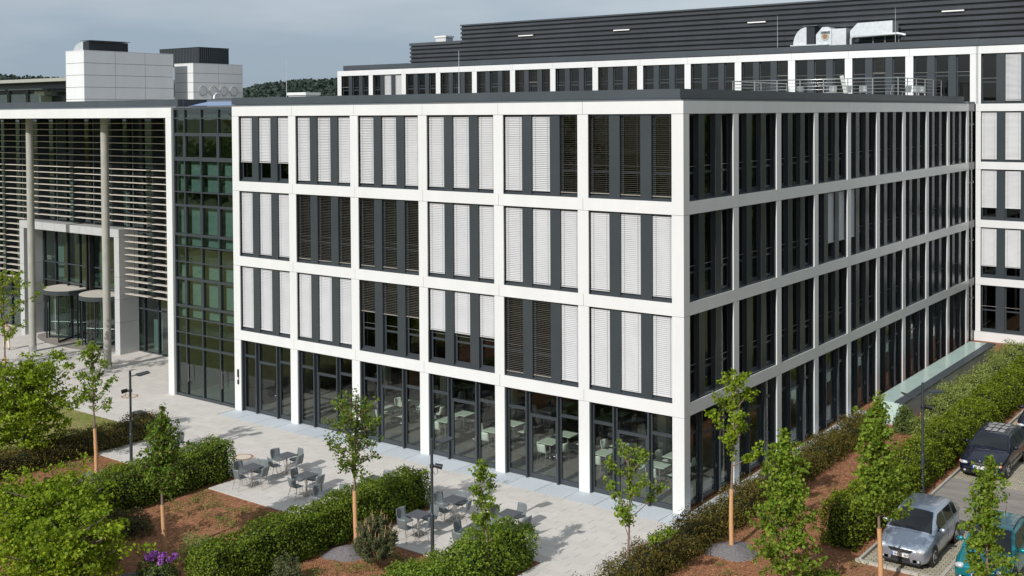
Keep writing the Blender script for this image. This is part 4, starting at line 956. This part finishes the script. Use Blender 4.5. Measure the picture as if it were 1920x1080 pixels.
# ------------------------------------------------------------------ furniture
def solid(b, name, th):
    me = b.mesh(name); bm = bmesh.new(); bm.from_mesh(me); bmesh.ops.recalc_face_normals(bm, faces=bm.faces); bmesh.ops.solidify(bm, geom=bm.faces[:], thickness=th)
    for f in bm.faces: f.smooth = True
    bm.to_mesh(me); bm.free(); return me
def copy_tree(o, parent=None):
    c = o.copy(); col.objects.link(c); c.parent = parent
    for ch in o.children: copy_tree(ch, c)
    return c
def make_chair(name, m, leg):
    t = empty(name)
    b = MB(); prof = [(0.22, 0.425, .19), (0.12, 0.445, .215), (-0.03, 0.44, .225), (-0.16, 0.445, .22), (-0.215, 0.475, .215), (-0.24, 0.56, .22), (-0.262, 0.66, .225), (-0.28, 0.76, .225), (-0.287, 0.83, .205)]
    nx = 7; vs = []; fs = []
    for i, (y, z, w) in enumerate(prof):
        for k in range(nx):
            s_ = -1+2*k/(nx-1); bk = 0.06*s_*s_ if i >= 4 else 0; ed = 0.012*s_*s_ if i < 4 else 0
            vs.append((s_*w, y+bk, z+ed))
    for i in range(len(prof)-1):
        for k in range(nx-1): fs.append((i*nx+k, i*nx+k+1, (i+1)*nx+k+1, (i+1)*nx+k))
    b.add(vs, fs, m); put('seat_shell', solid(b, 'seat_shell', 0.014), t)
    for sx in (-1, 1):
        q = MB(); q.tube([(sx*0.17, 0.13, 0.435), (sx*0.215, 0.235, 0.0)], 0.0095, leg, 6); q.build('leg', t)
        q = MB(); q.tube([(sx*0.17, -0.12, 0.435), (sx*0.215, -0.245, 0.0)], 0.0095, leg, 6); q.build('leg', t)
    q = MB(); q.tube([(-0.17, 0.13, 0.43), (0.17, 0.13, 0.43)], 0.009, leg, 6); q.tube([(-0.17, -0.12, 0.43), (0.17, -0.12, 0.43)], 0.009, leg, 6); q.build('seat_frame', t)
    return t
def make_table(name, m, w, d, leg, base=True):
    t = empty(name)
    b = MB(); b.box(-w/2, w/2, -d/2, d/2, 0.715, 0.74, m); b.build('table_top', t)
    b = MB(); b.cyl(0, 0, 0.02, 0.715, 0.038, leg, 14); b.build('leg', t)
    b = MB(); b.box(-0.2, 0.2, -0.2, 0.2, 0.0, 0.02, leg); b.build('base_plate', t)
    return t
chair0 = make_chair('terrace_chair', 'chair_grey', 'steel_leg'); table0 = make_table('terrace_table', 'table_grey', 0.66, 0.66, 'steel_leg')
dchair0 = make_chair('dining_chair', 'chair_white', 'steel'); dtable0 = make_table('dining_table', 'table_white', 0.8, 0.8, 'steel')
used = set()
def place(proto, loc, rot, label, cat, group):
    o = proto if proto.name not in used else copy_tree(proto); used.add(proto.name)
    o.location = loc; o.rotation_euler = (0, 0, rot); tag(o, label, cat, group); return o
rr = random.Random(21)
TT = [((-15.05, -6.93), 'nearest the left hedge', 'LRNF'), ((-15.08, -5.13), 'by the manhole at the back', 'LRNF'), ((-12.6, -6.36), 'in the middle of the first terrace', 'LRNF'),
      ((-10.25, -5.2), 'half hidden by the long hedge', 'NF'), ((-10.4, -7.2), 'at the front of the first terrace', 'LFN'),
      ((-6.4, -6.98), 'behind the pine on the second terrace', 'LRNF'), ((-6.37, -5.13), 'in hedge shade, second terrace', 'LRNF'),
      ((-4.05, -6.82), 'beside the sapling on the second terrace', 'LNF'), ((-3.93, -5.09), 'nearest the open paving', 'LRNF'), ((-21.0, -6.6), 'on the small left terrace', 'LRNF')]
SD_ = {'L': ((-1, 0), -90, 'left'), 'R': ((1, 0), 90, 'right'), 'N': ((0, -1), 0, 'near'), 'F': ((0, 1), 180, 'far')}
for (x, y), where, sides in TT:
    ra = R(rr.uniform(-3, 3))
    place(table0, (x, y, 0.001), ra, 'square grey terrace table '+where, 'table', 'grey terrace tables')
    for s_ in sides:
        (dx, dy), rot, wd = SD_[s_]; q = rr.uniform(0.44, 0.62); j = rr.uniform(-0.1, 0.1)
        place(chair0, (x+dx*q+dy*j, y+dy*q+dx*j, 0.001), R(rot+rr.uniform(-16, 16)), 'grey chair at %s of the table %s' % (wd, where), 'chair', 'grey terrace chairs')
place(table0, (-3.62, -7.3, 0.001), 0.1, 'square grey terrace table pushed against another beside the sapling', 'table', 'grey terrace tables')
ORD = ['first', 'second', 'third', 'fourth', 'fifth', 'sixth', 'seventh']
DX = [(-16.6, 3), (-15.4, 3), (-13.3, 4), (-10.5, 4), (-7.62, 5), (-4.9, 6), (-2.45, 6)]
for i, (x, bayn) in enumerate(DX):
    for j, y in enumerate((2.55, 3.85, 6.6, 7.9)):
        if i == 1 and j != 1: continue
        if i == 6 and j > 1: continue
        rw = ['front', 'second', 'third', 'rear'][j]
        w = '%s from left, %s row indoors' % (ORD[i], rw)
        place(dtable0, (x, y, 0.005), 0, 'pale dining table '+w, 'table', 'canteen tables')
        for s_ in ('LR' if j in (1, 2) else ('LRN' if j == 0 else 'LR')):
            (dx, dy), rot, wd = SD_[s_]; q = rr.uniform(0.52, 0.66); k = rr.uniform(-0.1, 0.1)
            place(dchair0, (x+dx*q+dy*k, y+dy*q+dx*k, 0.005), R(rot+rr.uniform(-14, 14)), 'pale chair at %s of the dining table %s' % (wd, w), 'chair', 'canteen chairs')
# chairs on the roof terrace
for i, (x, y, a) in enumerate(((-8.4, 30.6, 20), (-6.3, 30.4, 190), (-5.6, 30.9, 170), (-4.7, 31.2, 200), (-3.4, 32.0, 90), (-2.9, 33.6, 160), (-2.7, 34.8, 180), (-2.8, 36.2, 190), (-3.1, 37.0, 170))):
    c = place(chair0, (x, y, 15.02), R(a), 'grey chair on the roof terrace, %s from the left' % (ORD+['eighth', 'ninth'])[i], 'chair', 'roof terrace chairs')
b = MB(); b.box(-0.11, 0.11, -0.02, 0.02, 0, 1.45, 'pale_column'); b.box(-0.11, 0.11, 0.022, 0.03, 0.1, 1.35, 'blind'); o = b.build('leaning_board', None, (-5.15, 29.75, 15.02)); o.rotation_euler = (R(6), R(-11), 0); tag(o, 'narrow pale board leaning on the roof terrace between the chair groups', 'board')
# lamp posts
def lamp(x, y, h, label, heads, dev):
    t = empty('lamp_post', (x, y, -0.03)); tag(t, label, 'street lamp', 'lamp posts')
    b = MB(); b.tube([(0, 0, 0), (0, 0, 1.55)], 0.062, 'lamp_metal', 14); b.tube([(0, 0, 1.55), (0, 0, 1.58)], [0.062, 0.046], 'lamp_metal', 14); b.tube([(0, 0, 1.58), (0, 0, h)], 0.046, 'lamp_metal', 14); b.build('pole', t)
    for (a, z, ln, tilt) in heads:
        c, s_ = math.cos(R(a)), math.sin(R(a))
        q = MB(); q.tube([(0, 0, z), (c*0.3, s_*0.3, z+0.02)], 0.02, 'lamp_metal', 8); e = q.build('arm', t)
        q = MB(); q.prism([(0.25, -0.14, 0.0), (0.35, -0.17, -0.02), (ln, -0.17, 0.03+tilt), (ln, 0.17, 0.03+tilt), (0.35, 0.17, -0.02), (0.25, 0.14, 0.0)], (0, 0, 0.05), 'lamp_metal'); hd = q.build('lamp_head', t, (0, 0, z), R(a))
        q = MB(); q.prism([(0.38, -0.13, -0.03), (ln-0.05, -0.13, 0.02+tilt), (ln-0.05, 0.13, 0.02+tilt), (0.38, 0.13, -0.03)], (0, 0, 0.008), 'lamp_glass'); q.build('diffuser', hd)
    for (a, z) in dev:
        q = MB(); c, s_ = math.cos(R(a)), math.sin(R(a)); q.tube([(0, 0, z-0.05), (0, 0, z+0.05)], 0.075, 'lamp_metal', 12); q.tube([(0, 0, z), (c*0.16, s_*0.16, z)], 0.025, 'black', 8)
        q.tube([(c*0.1, s_*0.1, z+0.03), (c*0.34, s_*0.34, z-0.02)], [0.07, 0.085], 'black', 10); q.tube([(c*0.16, s_*0.16, z-0.05), (c*0.2, s_*0.2, z-0.22), (c*0.1, s_*0.1, z-0.28), (0.02*c, 0.02*s_, z-0.12)], 0.01, 'black', 5); q.build('camera', t)
    return t
lamp(-20.35, -8.65, 4.1, 'dark lamp post with camera in front of the glass link', [(72, 3.88, 0.75, 0.02)], [(235, 3.3)])
lamp(-4.56, -8.36, 3.98, 'dark lamp post with camera at the second terrace', [(75, 3.80, 0.75, 0.02)], [(30, 3.1)])
lamp(6.15, 7.06, 4.25, 'dark lamp post with two heads in the beech hedge by the car park', [(55, 3.86, 0.85, -0.05), (215, 3.72, 0.75, 0.08)], [(25, 3.35), (80, 3.3)])
# manholes and litter bin
for i, (x, y, r_, lab) in enumerate(((-18.19, -4.75, 0.42, 'round pale manhole cover in the paving beside the first terrace'), (-31.0, -1.49, 0.42, 'round pale manhole cover with brown ring behind the left lamp post'), (-27.5, -3.3, 0.42, 'round pale manhole cover behind the litter bin'))):
    b = MB(); n = 32
    def ring(q, z): return [(q*math.cos(2*math.pi*k/n), q*math.sin(2*math.pi*k/n), z) for k in range(n)]
    b.add(ring(r_, 0.006)+ring(r_*0.8, 0.006)+ring(r_, -0.02), [(k, (k+1) % n, n+(k+1) % n, n+k) for k in range(n)]+[(2*n+k, 2*n+(k+1) % n, (k+1) % n, k) for k in range(n)], 'manhole_ring'); o = b.build('manhole_cover', None, (x, y, 0)); tag(o, lab, 'manhole', 'manhole covers in the plaza')
    q = MB(); q.add([(0, 0, 0.010)]+ring(r_*0.8, 0.010)+ring(r_*0.8, 0.0), [(0, 1+k, 1+(k+1) % n) for k in range(n)]+[(1+n+k, 1+n+(k+1) % n, 1+(k+1) % n, 1+k) for k in range(n)], 'manhole_disc'); q.build('lid', o)
lb = empty('litter_bin', (-26.35, -4.1, 0)); tag(lb, 'small dark square litter bin at the end of the low hedge', 'litter bin')
b = MB(); b.box(-0.27, 0.27, -0.2, 0.2, 0.04, 0.44, 'anthracite'); b.build('body', lb); b = MB(); b.box(-0.29, 0.29, -0.22, 0.22, 0.45, 0.5, 'ledge'); b.build('lid', lb); b = MB(); b.box(-0.2, 0.2, -0.14, 0.14, 0, 0.04, 'black'); b.build('foot', lb)

# ------------------------------------------------------------------ cars
mat('car_window', (0.01, 0.012, 0.013), 0.03, spec=0.75)
def car(name, label, x, y, paint, S, cat='car'):
    t = empty(name, (x, y, -0.004)); tag(t, label, cat, 'parked cars')
    st = S['st']; ts = sorted(set([s_[0] for s_ in st]+[i*S['L']/46 for i in range(47)]))
    A = np.array(st)
    def pch(tv, c):                           # smooth interpolation through the stations
        xs, ys = A[:, 0], A[:, c]; i = int(np.clip(np.searchsorted(xs, tv)-1, 0, len(xs)-2)); h = xs[i+1]-xs[i]; u = (tv-xs[i])/h
        m0 = (ys[i+1]-ys[i-1])/(xs[i+1]-xs[i-1]) if i > 0 else (ys[1]-ys[0])/h
        m1 = (ys[i+2]-ys[i])/(xs[i+2]-xs[i]) if i < len(xs)-2 else (ys[i+1]-ys[i])/h
        return (2*u**3-3*u*u+1)*ys[i]+(u**3-2*u*u+u)*h*m0+(-2*u**3+3*u*u)*ys[i+1]+(u**3-u*u)*h*m1
    b = MB(); vs = []; fs = []; n = 0
    for tv in ts:
        w, zl, zt = pch(tv, 1), pch(tv, 2), pch(tv, 3); H = zt-zl
        half = [(.80*w, zl), (.955*w, zl+.07), (.99*w, zl+.28*H), (1.0*w, zl+.52*H), (.985*w, zl+.72*H), (.955*w, zl+.86*H), (.90*w, zt-.022), (.80*w, zt), (.5*w, zt+.018), (0, zt+.026)]
        sec = half+[(-a, c) for a, c in half[-2::-1]]; n = len(sec)
        vs += [(a, tv, c) for a, c in sec]
    for i in range(len(ts)-1):
        for k in range(n-1): fs.append((i*n+k, i*n+k+1, (i+1)*n+k+1, (i+1)*n+k))
        fs.append((i*n+n-1, i*n, (i+1)*n, (i+1)*n+n-1))
    fs.append(tuple(range(n-1, -1, -1))); fs.append(tuple((len(ts)-1)*n+k for k in range(n)))
    b.add(vs, fs, paint, True); b.build('body', t)
    ya, yb, yc, yd, za, zr_, zd, wb, wr = S['cab']
    def zroof(v):
        pts = [(ya, za), (ya+(yb-ya)*.5, za+(zr_-za)*.56), (yb, zr_), (yb+.35, zr_+.035), ((yb+yc)/2, zr_+.05), (yc-.3, zr_+.035), (yc, zr_), (yc+(yd-yc)*.5, zd+(zr_-zd)*.56), (yd, zd)]
        return float(np.interp(v, [p[0] for p in pts], [p[1] for p in pts]))
    def zbelt(v): return float(np.interp(v, [ya, yd], [za-.01, zd-.01]))
    def top(v, s_, off=0.0):
        zr = zroof(v); zb = zbelt(v); wt = wb+(wr-wb)*max(0, (zr-zb))/(zr_-zb)
        dz = (zroof(v+.02)-zroof(v-.02))/.04; nn = Vector((0.25*s_, -dz, 1)).normalized()
        return Vector((s_*wt, v, zr+.03*(1-s_*s_)))+nn*off
    b = MB(); vs = []; fs = []; ys = sorted(set([ya+(yd-ya)*i/30 for i in range(31)]+[yb, yc]))
    for v in ys:
        zb = zbelt(v); row = [(wb, v, zb)]+[tuple(top(v, s_)) for s_ in (1, .97, .85, .5, 0, -.5, -.85, -.97, -1)]+[(-wb, v, zb)]; vs += row
    n = 11
    for i in range(len(ys)-1):
        for k in range(n-1): fs.append((i*n+k, i*n+k+1, (i+1)*n+k+1, (i+1)*n+k))
    b.add(vs, fs, paint, True); b.build('cabin', t)
    def screen(nm, y0, y1, f0, f1):
        q = MB(); vs = []; fs = []; m_, n_ = 7, 9
        for i in range(m_):
            v = y0+(y1-y0)*i/(m_-1); f = f0+(f1-f0)*i/(m_-1)
            for k in range(n_): s_ = (-1+2*k/(n_-1))*f; vs.append(tuple(top(v, s_, 0.012)))
        for i in range(m_-1):
            for k in range(n_-1): fs.append((i*n_+k, i*n_+k+1, (i+1)*n_+k+1, (i+1)*n_+k))
        q.add(vs, fs, 'car_window', True); return q.build(nm, t)
    screen('windscreen', ya+.05, yb-.03, .90, .88); screen('rear_window', yc+.05, yd-.12, .86, .84)
    def sx(v, z): zb = zbelt(v); return wb+(wr-wb)*(z-zb)/(zr_-zb)+.012
    for sgn in (-1, 1):
        for (p0, p1) in S['win']:
            poly = []
            zb = max(zbelt(p0), zbelt(p1))+.035
            def lim(v): return min(zroof(v)-.075, zr_-.06)
            pts = [(p0, zb)]
            for i in range(6): v = p0+(p1-p0)*i/5; pts.append((v, max(zb, lim(v))))
            pts.append((p1, zb))
            q = MB(); q.poly([(sgn*sx(v, z), v, z) for v, z in (pts if sgn > 0 else pts[::-1])], 'car_window'); q.build('side_window', t)
        q = MB(); q.ell((sgn*(wb+.13), ya+.42, za+.09), (.105, .06, .075), S.get('mirror', paint), 12, 8); q.tube([(sgn*(wb-.02), ya+.45, za+.05), (sgn*(wb+.08), ya+.43, za+.07)], .022, 'car_trim', 6); q.build('wing_mirror', t)
        for v in S['axle']:
            w = pch(v, 1); r_ = S['wr']
            q = MB(); q.tube([(sgn*(w-.22), v, r_+.015), (sgn*(w+.004), v, r_+.015)], r_+.055, 'black', 28); q.build('wheel_arch', t)
            q = MB(); q.tube([(sgn*(w-.19), v, r_), (sgn*(w-.02), v, r_), (sgn*(w+.012), v, r_)], [r_, r_, r_-.035], 'rubber', 28); wh = q.build('wheel', t)
            q = MB(); q.tube([(sgn*(w+.006), v, r_), (sgn*(w+.016), v, r_)], r_*.66, 'galvanised', 24)
            for k in range(7):
                a = 2*math.pi*k/7; q.tube([(sgn*(w+.02), v+r_*.3*math.cos(a), r_+r_*.3*math.sin(a)), (sgn*(w+.02), v+r_*.56*math.cos(a), r_+r_*.56*math.sin(a))], .022, 'car_trim', 6)
            q.build('rim', wh)
        q = MB(); c, rad = S['hl']; q.ell((sgn*c[0], c[1], c[2]), rad, 'headlight', 14, 8); q.build('headlight', t)
        if S.get('ind'): c, rad = S['ind']; q = MB(); q.ell((sgn*c[0], c[1], c[2]), rad, 'indicator', 10, 6); q.build('indicator', t)
        c, rad = S['fog']; q = MB(); q.box(sgn*c[0]-rad[0], sgn*c[0]+rad[0], c[1]-.03, c[1]+.06, c[2]-rad[2], c[2]+rad[2], 'car_trim'); fo = q.build('lower_vent', t); q = MB(); q.ell((sgn*(c[0]+.05), c[1]-.03, c[2]), (.05, .02, .04), 'headlight', 10, 6); q.build('fog_lamp', fo)
        q = MB(); q.ell((sgn*(pch(S['axle'][0]+.75, 1)+.012), S['axle'][0]+1.05, .80), (.015, .08, .018), 'chrome' if S.get('chrome') else paint, 8, 6); q.build('door_handle', t)
        q = MB(); w_ = pch(2.0, 1); q.box(sgn*(w_*.995)-.012, sgn*(w_*.995)+.012, S['axle'][0]+.42, S['axle'][1]-.42, .46, .52, S.get('rub', paint)); q.build('door_strip', t)
        q = MB(); rl = S['L']; q.ell((sgn*.62, rl-.05, .8), (.1, .09, .15), 'indicator', 10, 6); q.build('tail_light', t)
    for v in S['seam']:
        for sgn in (-1, 1):
            w, zl, zt = pch(v, 1), pch(v, 2), pch(v, 3); H = zt-zl
            q = MB(); q.tube([(sgn*(f*w+.001), v+dv, zl+g_*H) for f, g_, dv in ((.97, .14, .05), (.99, .28, 0), (1.0, .52, 0), (.985, .72, 0), (.955, .86, 0), (.91, .95, 0))], .0055, 'car_trim', 4, cap=False); q.build('door_seam', t)
    for sgn in (-1, 1):
        q = MB(); q.tube([(sgn*.72*pch(tv, 1), tv, pch(tv, 3)+.008) for tv in (.18, .5, ya-.3)], .004, 'car_trim', 4, cap=False); q.build('bonnet_seam', t)
    for (nm, pts, m_) in S['front']:
        q = MB(); q.prism([(px_, -.018, pz_) for px_, pz_ in pts], (0, .05, 0), m_); g_ = q.build(nm, t)
    q = MB(); zc = S['plate']; q.box(-.26, .26, -.045, -.02, zc-.055, zc+.055, 'plate_white'); pl = q.build('licence_plate', t)
    q = MB(); q.box(-.26, -.215, -.048, -.0455, zc-.055, zc+.055, 'plate_blue'); q.build('country_band', pl)
    q = MB()
    for k in S.get('chars', (0, 1, 2, 4, 5, 7, 8, 9)): q.box(-.19+k*.045, -.19+k*.045+.026, -.048, -.0455, zc-.034, zc+.034, 'plate_ink')
    q.build('plate_lettering', pl)
    S['badge'](t)
    for (p0, p1, s_) in S.get('rails', ()):
        q = MB(); q.tube([tuple(top(v, s_, .05 if 0 < i < 5 else 0.0)) for i, v in enumerate([p0+(p1-p0)*k/5 for k in range(6)])], .016, S.get('railm', 'car_trim'), 6); q.build('roof_rail', t)
    for (y0, y1, s0, s1, m_) in S.get('panels', ()):
        q = MB(); q.add([tuple(top(v, s_, .012)) for v in (y0, (y0+y1)/2, y1) for s_ in (s0, (s0+s1)/2, s1)], [(0, 1, 4, 3), (1, 2, 5, 4), (3, 4, 7, 6), (4, 5, 8, 7)], m_, True); q.build('sunroof', t)
    q = MB(); q.tube([tuple(top(yc-.15, 0, 0)), tuple(top(yc-.15, 0, 0)+Vector((0, .1, .22)))], .006, 'car_trim', 5); q.build('aerial', t)
    for dx in (-.3, .28):
        q = MB(); a_, c_ = top(ya+.06, dx/.75, .02), top(ya+.12, (dx-.45)/.75 if dx > 0 else (dx-.3)/.75, .022); q.tube([tuple(a_), tuple(c_)], .009, 'black', 5); q.build('wiper', t)
    return t
def badge_vw(t):
    q = MB(); c = (0, -.034, .60); n = 20
    q.tube([(.052*math.cos(2*math.pi*k/n), -.034, .585+.052*math.sin(2*math.pi*k/n)) for k in range(n+1)], .007, 'chrome', 5); z = .585
    for pts in ([(-.022, z+.045), (0, z+.008), (.022, z+.045)], [(-.042, z+.02), (-.022, z-.04), (0, z-.004), (.022, z-.04), (.042, z+.02)]): q.tube([(a, -.034, c_) for a, c_ in pts], .006, 'chrome', 5)
    q.build('emblem', t)
def badge_round(t):
    q = MB(); q.tube([(0, .06, .70), (0, .052, .712)], .042, 'plate_ink', 18)
    for k in range(4):
        a0 = k*90; q.prism([(0, .049, .7135)]+[(.03*math.cos(R(a0+i*18)), .049+.0, .7135+.03*math.sin(R(a0+i*18))) for i in range(6)], (0, -.004, 0), 'plate_white' if k % 2 else 'plate_blue')
    q.build('emblem', t)
def badge_none(t): pass
POLO = dict(L=3.9, seam=(1.22, 2.235, 3.0), wr=.30, axle=(.78, 3.24), st=[(0, .60, .24, .63), (.06, .70, .2, .665), (.22, .775, .18, .71), (.55, .815, .17, .80), (.95, .825, .17, .895), (1.4, .828, .17, .94), (2.4, .828, .17, .96), (3.3, .82, .18, .975), (3.7, .775, .22, .97), (3.84, .71, .28, .92), (3.9, .62, .34, .82)],
            cab=(.93, 1.72, 3.28, 3.80, .885, 1.385, .96, .775, .575), win=((1.42, 2.2), (2.27, 2.98), (3.04, 3.4)), hl=((.58, .10, .615), (.165, .13, .085)), fog=((.5, .03, .31), (.12, 0, .045)),
            front=[('grille', [(-.40, .63), (.40, .63), (.30, .53), (-.30, .53)], 'car_trim'), ('lower_grille', [(-.28, .375), (.28, .375), (.31, .27), (-.31, .27)], 'car_trim'), ('bumper_trim', [(-.62, .25), (.62, .25), (.6, .2), (-.6, .2)], 'car_trim')], plate=.45, badge=badge_vw)
E46 = dict(L=4.48, seam=(1.5, 2.535, 3.3), wr=.315, axle=(.85, 3.58), st=[(0, .62, .22, .62), (.06, .73, .19, .665), (.22, .80, .18, .72), (.6, .85, .17, .80), (1.25, .868, .17, .905), (1.8, .87, .17, .935), (3.0, .87, .17, .955), (3.9, .86, .18, .96), (4.25, .81, .22, .95), (4.42, .74, .28, .88), (4.48, .66, .34, .78)],
           cab=(1.25, 2.02, 3.85, 4.40, .90, 1.325, .94, .80, .60), win=((1.75, 2.5), (2.57, 3.28), (3.35, 3.92)), hl=((.58, .07, .60), (.19, .11, .065)), ind=((.745, .13, .60), (.05, .08, .055)), fog=((.5, .02, .31), (.12, 0, .045)), rub='car_trim',
           front=[('grille', [(-.24, .635), (-.03, .635), (-.03, .545), (-.21, .545)], 'chrome'), ('grille', [(.03, .635), (.24, .635), (.21, .545), (.03, .545)], 'chrome'), ('lower_grille', [(-.3, .36), (.3, .36), (.32, .26), (-.32, .26)], 'car_trim'), ('bumper_strip', [(-.6, .46), (.6, .46), (.6, .42), (-.6, .42)], 'car_trim')],
           plate=.49, badge=badge_round, rails=((2.15, 3.85, .97), (2.15, 3.85, -.97)), railm='car_trim', chars=(0, 1, 2, 4, 5, 7, 8),
           panels=[(2.25+.5*i, 2.62+.5*i, -.62+.43*k, -.62+.43*k+.33, 'sunroof_panel') for i in range(3) for k in range(3)])
TEAL = dict(POLO); TEAL.update(front=[('grille', [(-.32, .62), (.32, .62), (.28, .56), (-.28, .56)], 'car_trim'), ('lower_grille', [(-.4, .36), (.4, .36), (.42, .28), (-.42, .28)], 'car_trim')], badge=badge_none, rails=((1.85, 3.2, .93), (1.85, 3.2, -.93)))
car('parked_car', 'silver hatchback parked at the end of the beech hedge', 7.65, -0.12, 'car_silver', POLO)
cb = car('parked_car', 'dark blue estate car with roof rails parked beyond the asphalt lane', 7.38, 10.15, 'car_blue', E46)
for ch in cb.children:
    if ch.name.startswith('grille'):
        q = MB(); me = ch.data; xs = [v.co.x for v in me.vertices]; a, e = min(xs)+.025, max(xs)-.025; q.box(a, e, -.024, -.016, .56, .62, 'car_trim'); q.build('grille_bars', ch)
car('parked_car', 'teal car half hidden behind a young maple', 10.08, -0.4, 'car_teal', TEAL)
car('parked_car', 'dark blue car cut off at the right edge beyond the estate', 7.95, 16.9, 'car_blue', dict(E46, badge=badge_none, rails=(), panels=()))

# ------------------------------------------------------------------ person
def skinned(name, parent, pts, edges, radii, m, root=0):
    me = bpy.data.meshes.new(name); me.from_pydata(pts, edges, []); me.materials.append(MATS[m])
    o = put(name, me, parent); sk = o.modifiers.new('skin', 'SKIN'); sk.use_smooth_shade = True
    if not me.skin_vertices: 
        bm = bmesh.new(); bm.from_mesh(me); bm.verts.layers.skin.verify(); bm.to_mesh(me); bm.free()
    for i, r_ in enumerate(radii): me.skin_vertices[0].data[i].radius = r_ if hasattr(r_, '__len__') else (r_, r_); me.skin_vertices[0].data[i].use_root = (i == root)
    sd = o.modifiers.new('sub', 'SUBSURF'); sd.levels = 1; sd.render_levels = 2
    return o
pr = empty('person', (-47.15, 0.85, 0.0), R(70)); tag(pr, 'person in pale shirt and light trousers walking at the left edge', 'person')
J = [(0, 0, .95), (0, 0.01, 1.15), (0, 0.0, 1.38), (0, 0.0, 1.52), (0, 0.02, 1.62), (0, 0.02, 1.72),
     (-.09, 0, .92), (-.10, .14, .52), (-.10, .30, .10), (-.10, .42, .05), (.09, 0, .92), (.10, -.02, .50), (.10, -.26, .14), (.10, -.18, .04),
     (-.18, 0, 1.40), (-.23, -.10, 1.12), (-.22, .02, .88), (-.21, .07, .80), (.18, 0, 1.40), (.23, .10, 1.12), (.22, .20, .90), (.21, .26, .83)]
Eg = [(0, 1), (1, 2), (2, 3), (3, 4), (4, 5), (0, 6), (6, 7), (7, 8), (8, 9), (0, 10), (10, 11), (11, 12), (12, 13), (2, 14), (14, 15), (15, 16), (16, 17), (2, 18), (18, 19), (19, 20), (20, 21)]
Rd = [(.14, .10), (.13, .10), (.15, .10), (.055, .055), (.085, .10), (.075, .09), .085, .06, .042, .035, .085, .06, .042, .035, .06, .045, .032, .035, .06, .045, .032, .035]
skinned('body', pr, J, Eg, Rd, 'skin')
skinned('shirt', pr, [J[i] for i in (0, 1, 2, 14, 15, 18, 19)], [(0, 1), (1, 2), (2, 3), (3, 4), (2, 5), (5, 6)], [(.165, .125), (.155, .12), (.17, .12), .075, .06, .075, .06], 'shirt')
skinned('trousers', pr, [J[0], J[6], J[7], J[8], J[10], J[11], J[12]], [(0, 1), (1, 2), (2, 3), (0, 4), (4, 5), (5, 6)], [(.155, .12), .1, .08, .07, .1, .08, .07], 'trousers')
skinned('shoe', pr, [(-.10, .28, .06), (-.10, .44, .035)], [(0, 1)], [.05, .04], 'shoe'); skinned('shoe', pr, [(.10, -.29, .09), (.10, -.15, .035)], [(0, 1)], [.05, .04], 'shoe')
q = MB(); q.ell((0, .0, 1.70), (.095, .115, .10), 'hair', 14, 8); q.build('hair', pr)
q = MB(); q.ell((0, .125, 1.64), (.018, .02, .03), 'skin', 8, 6); q.build('nose', pr)
print('objects', len(bpy.data.objects))
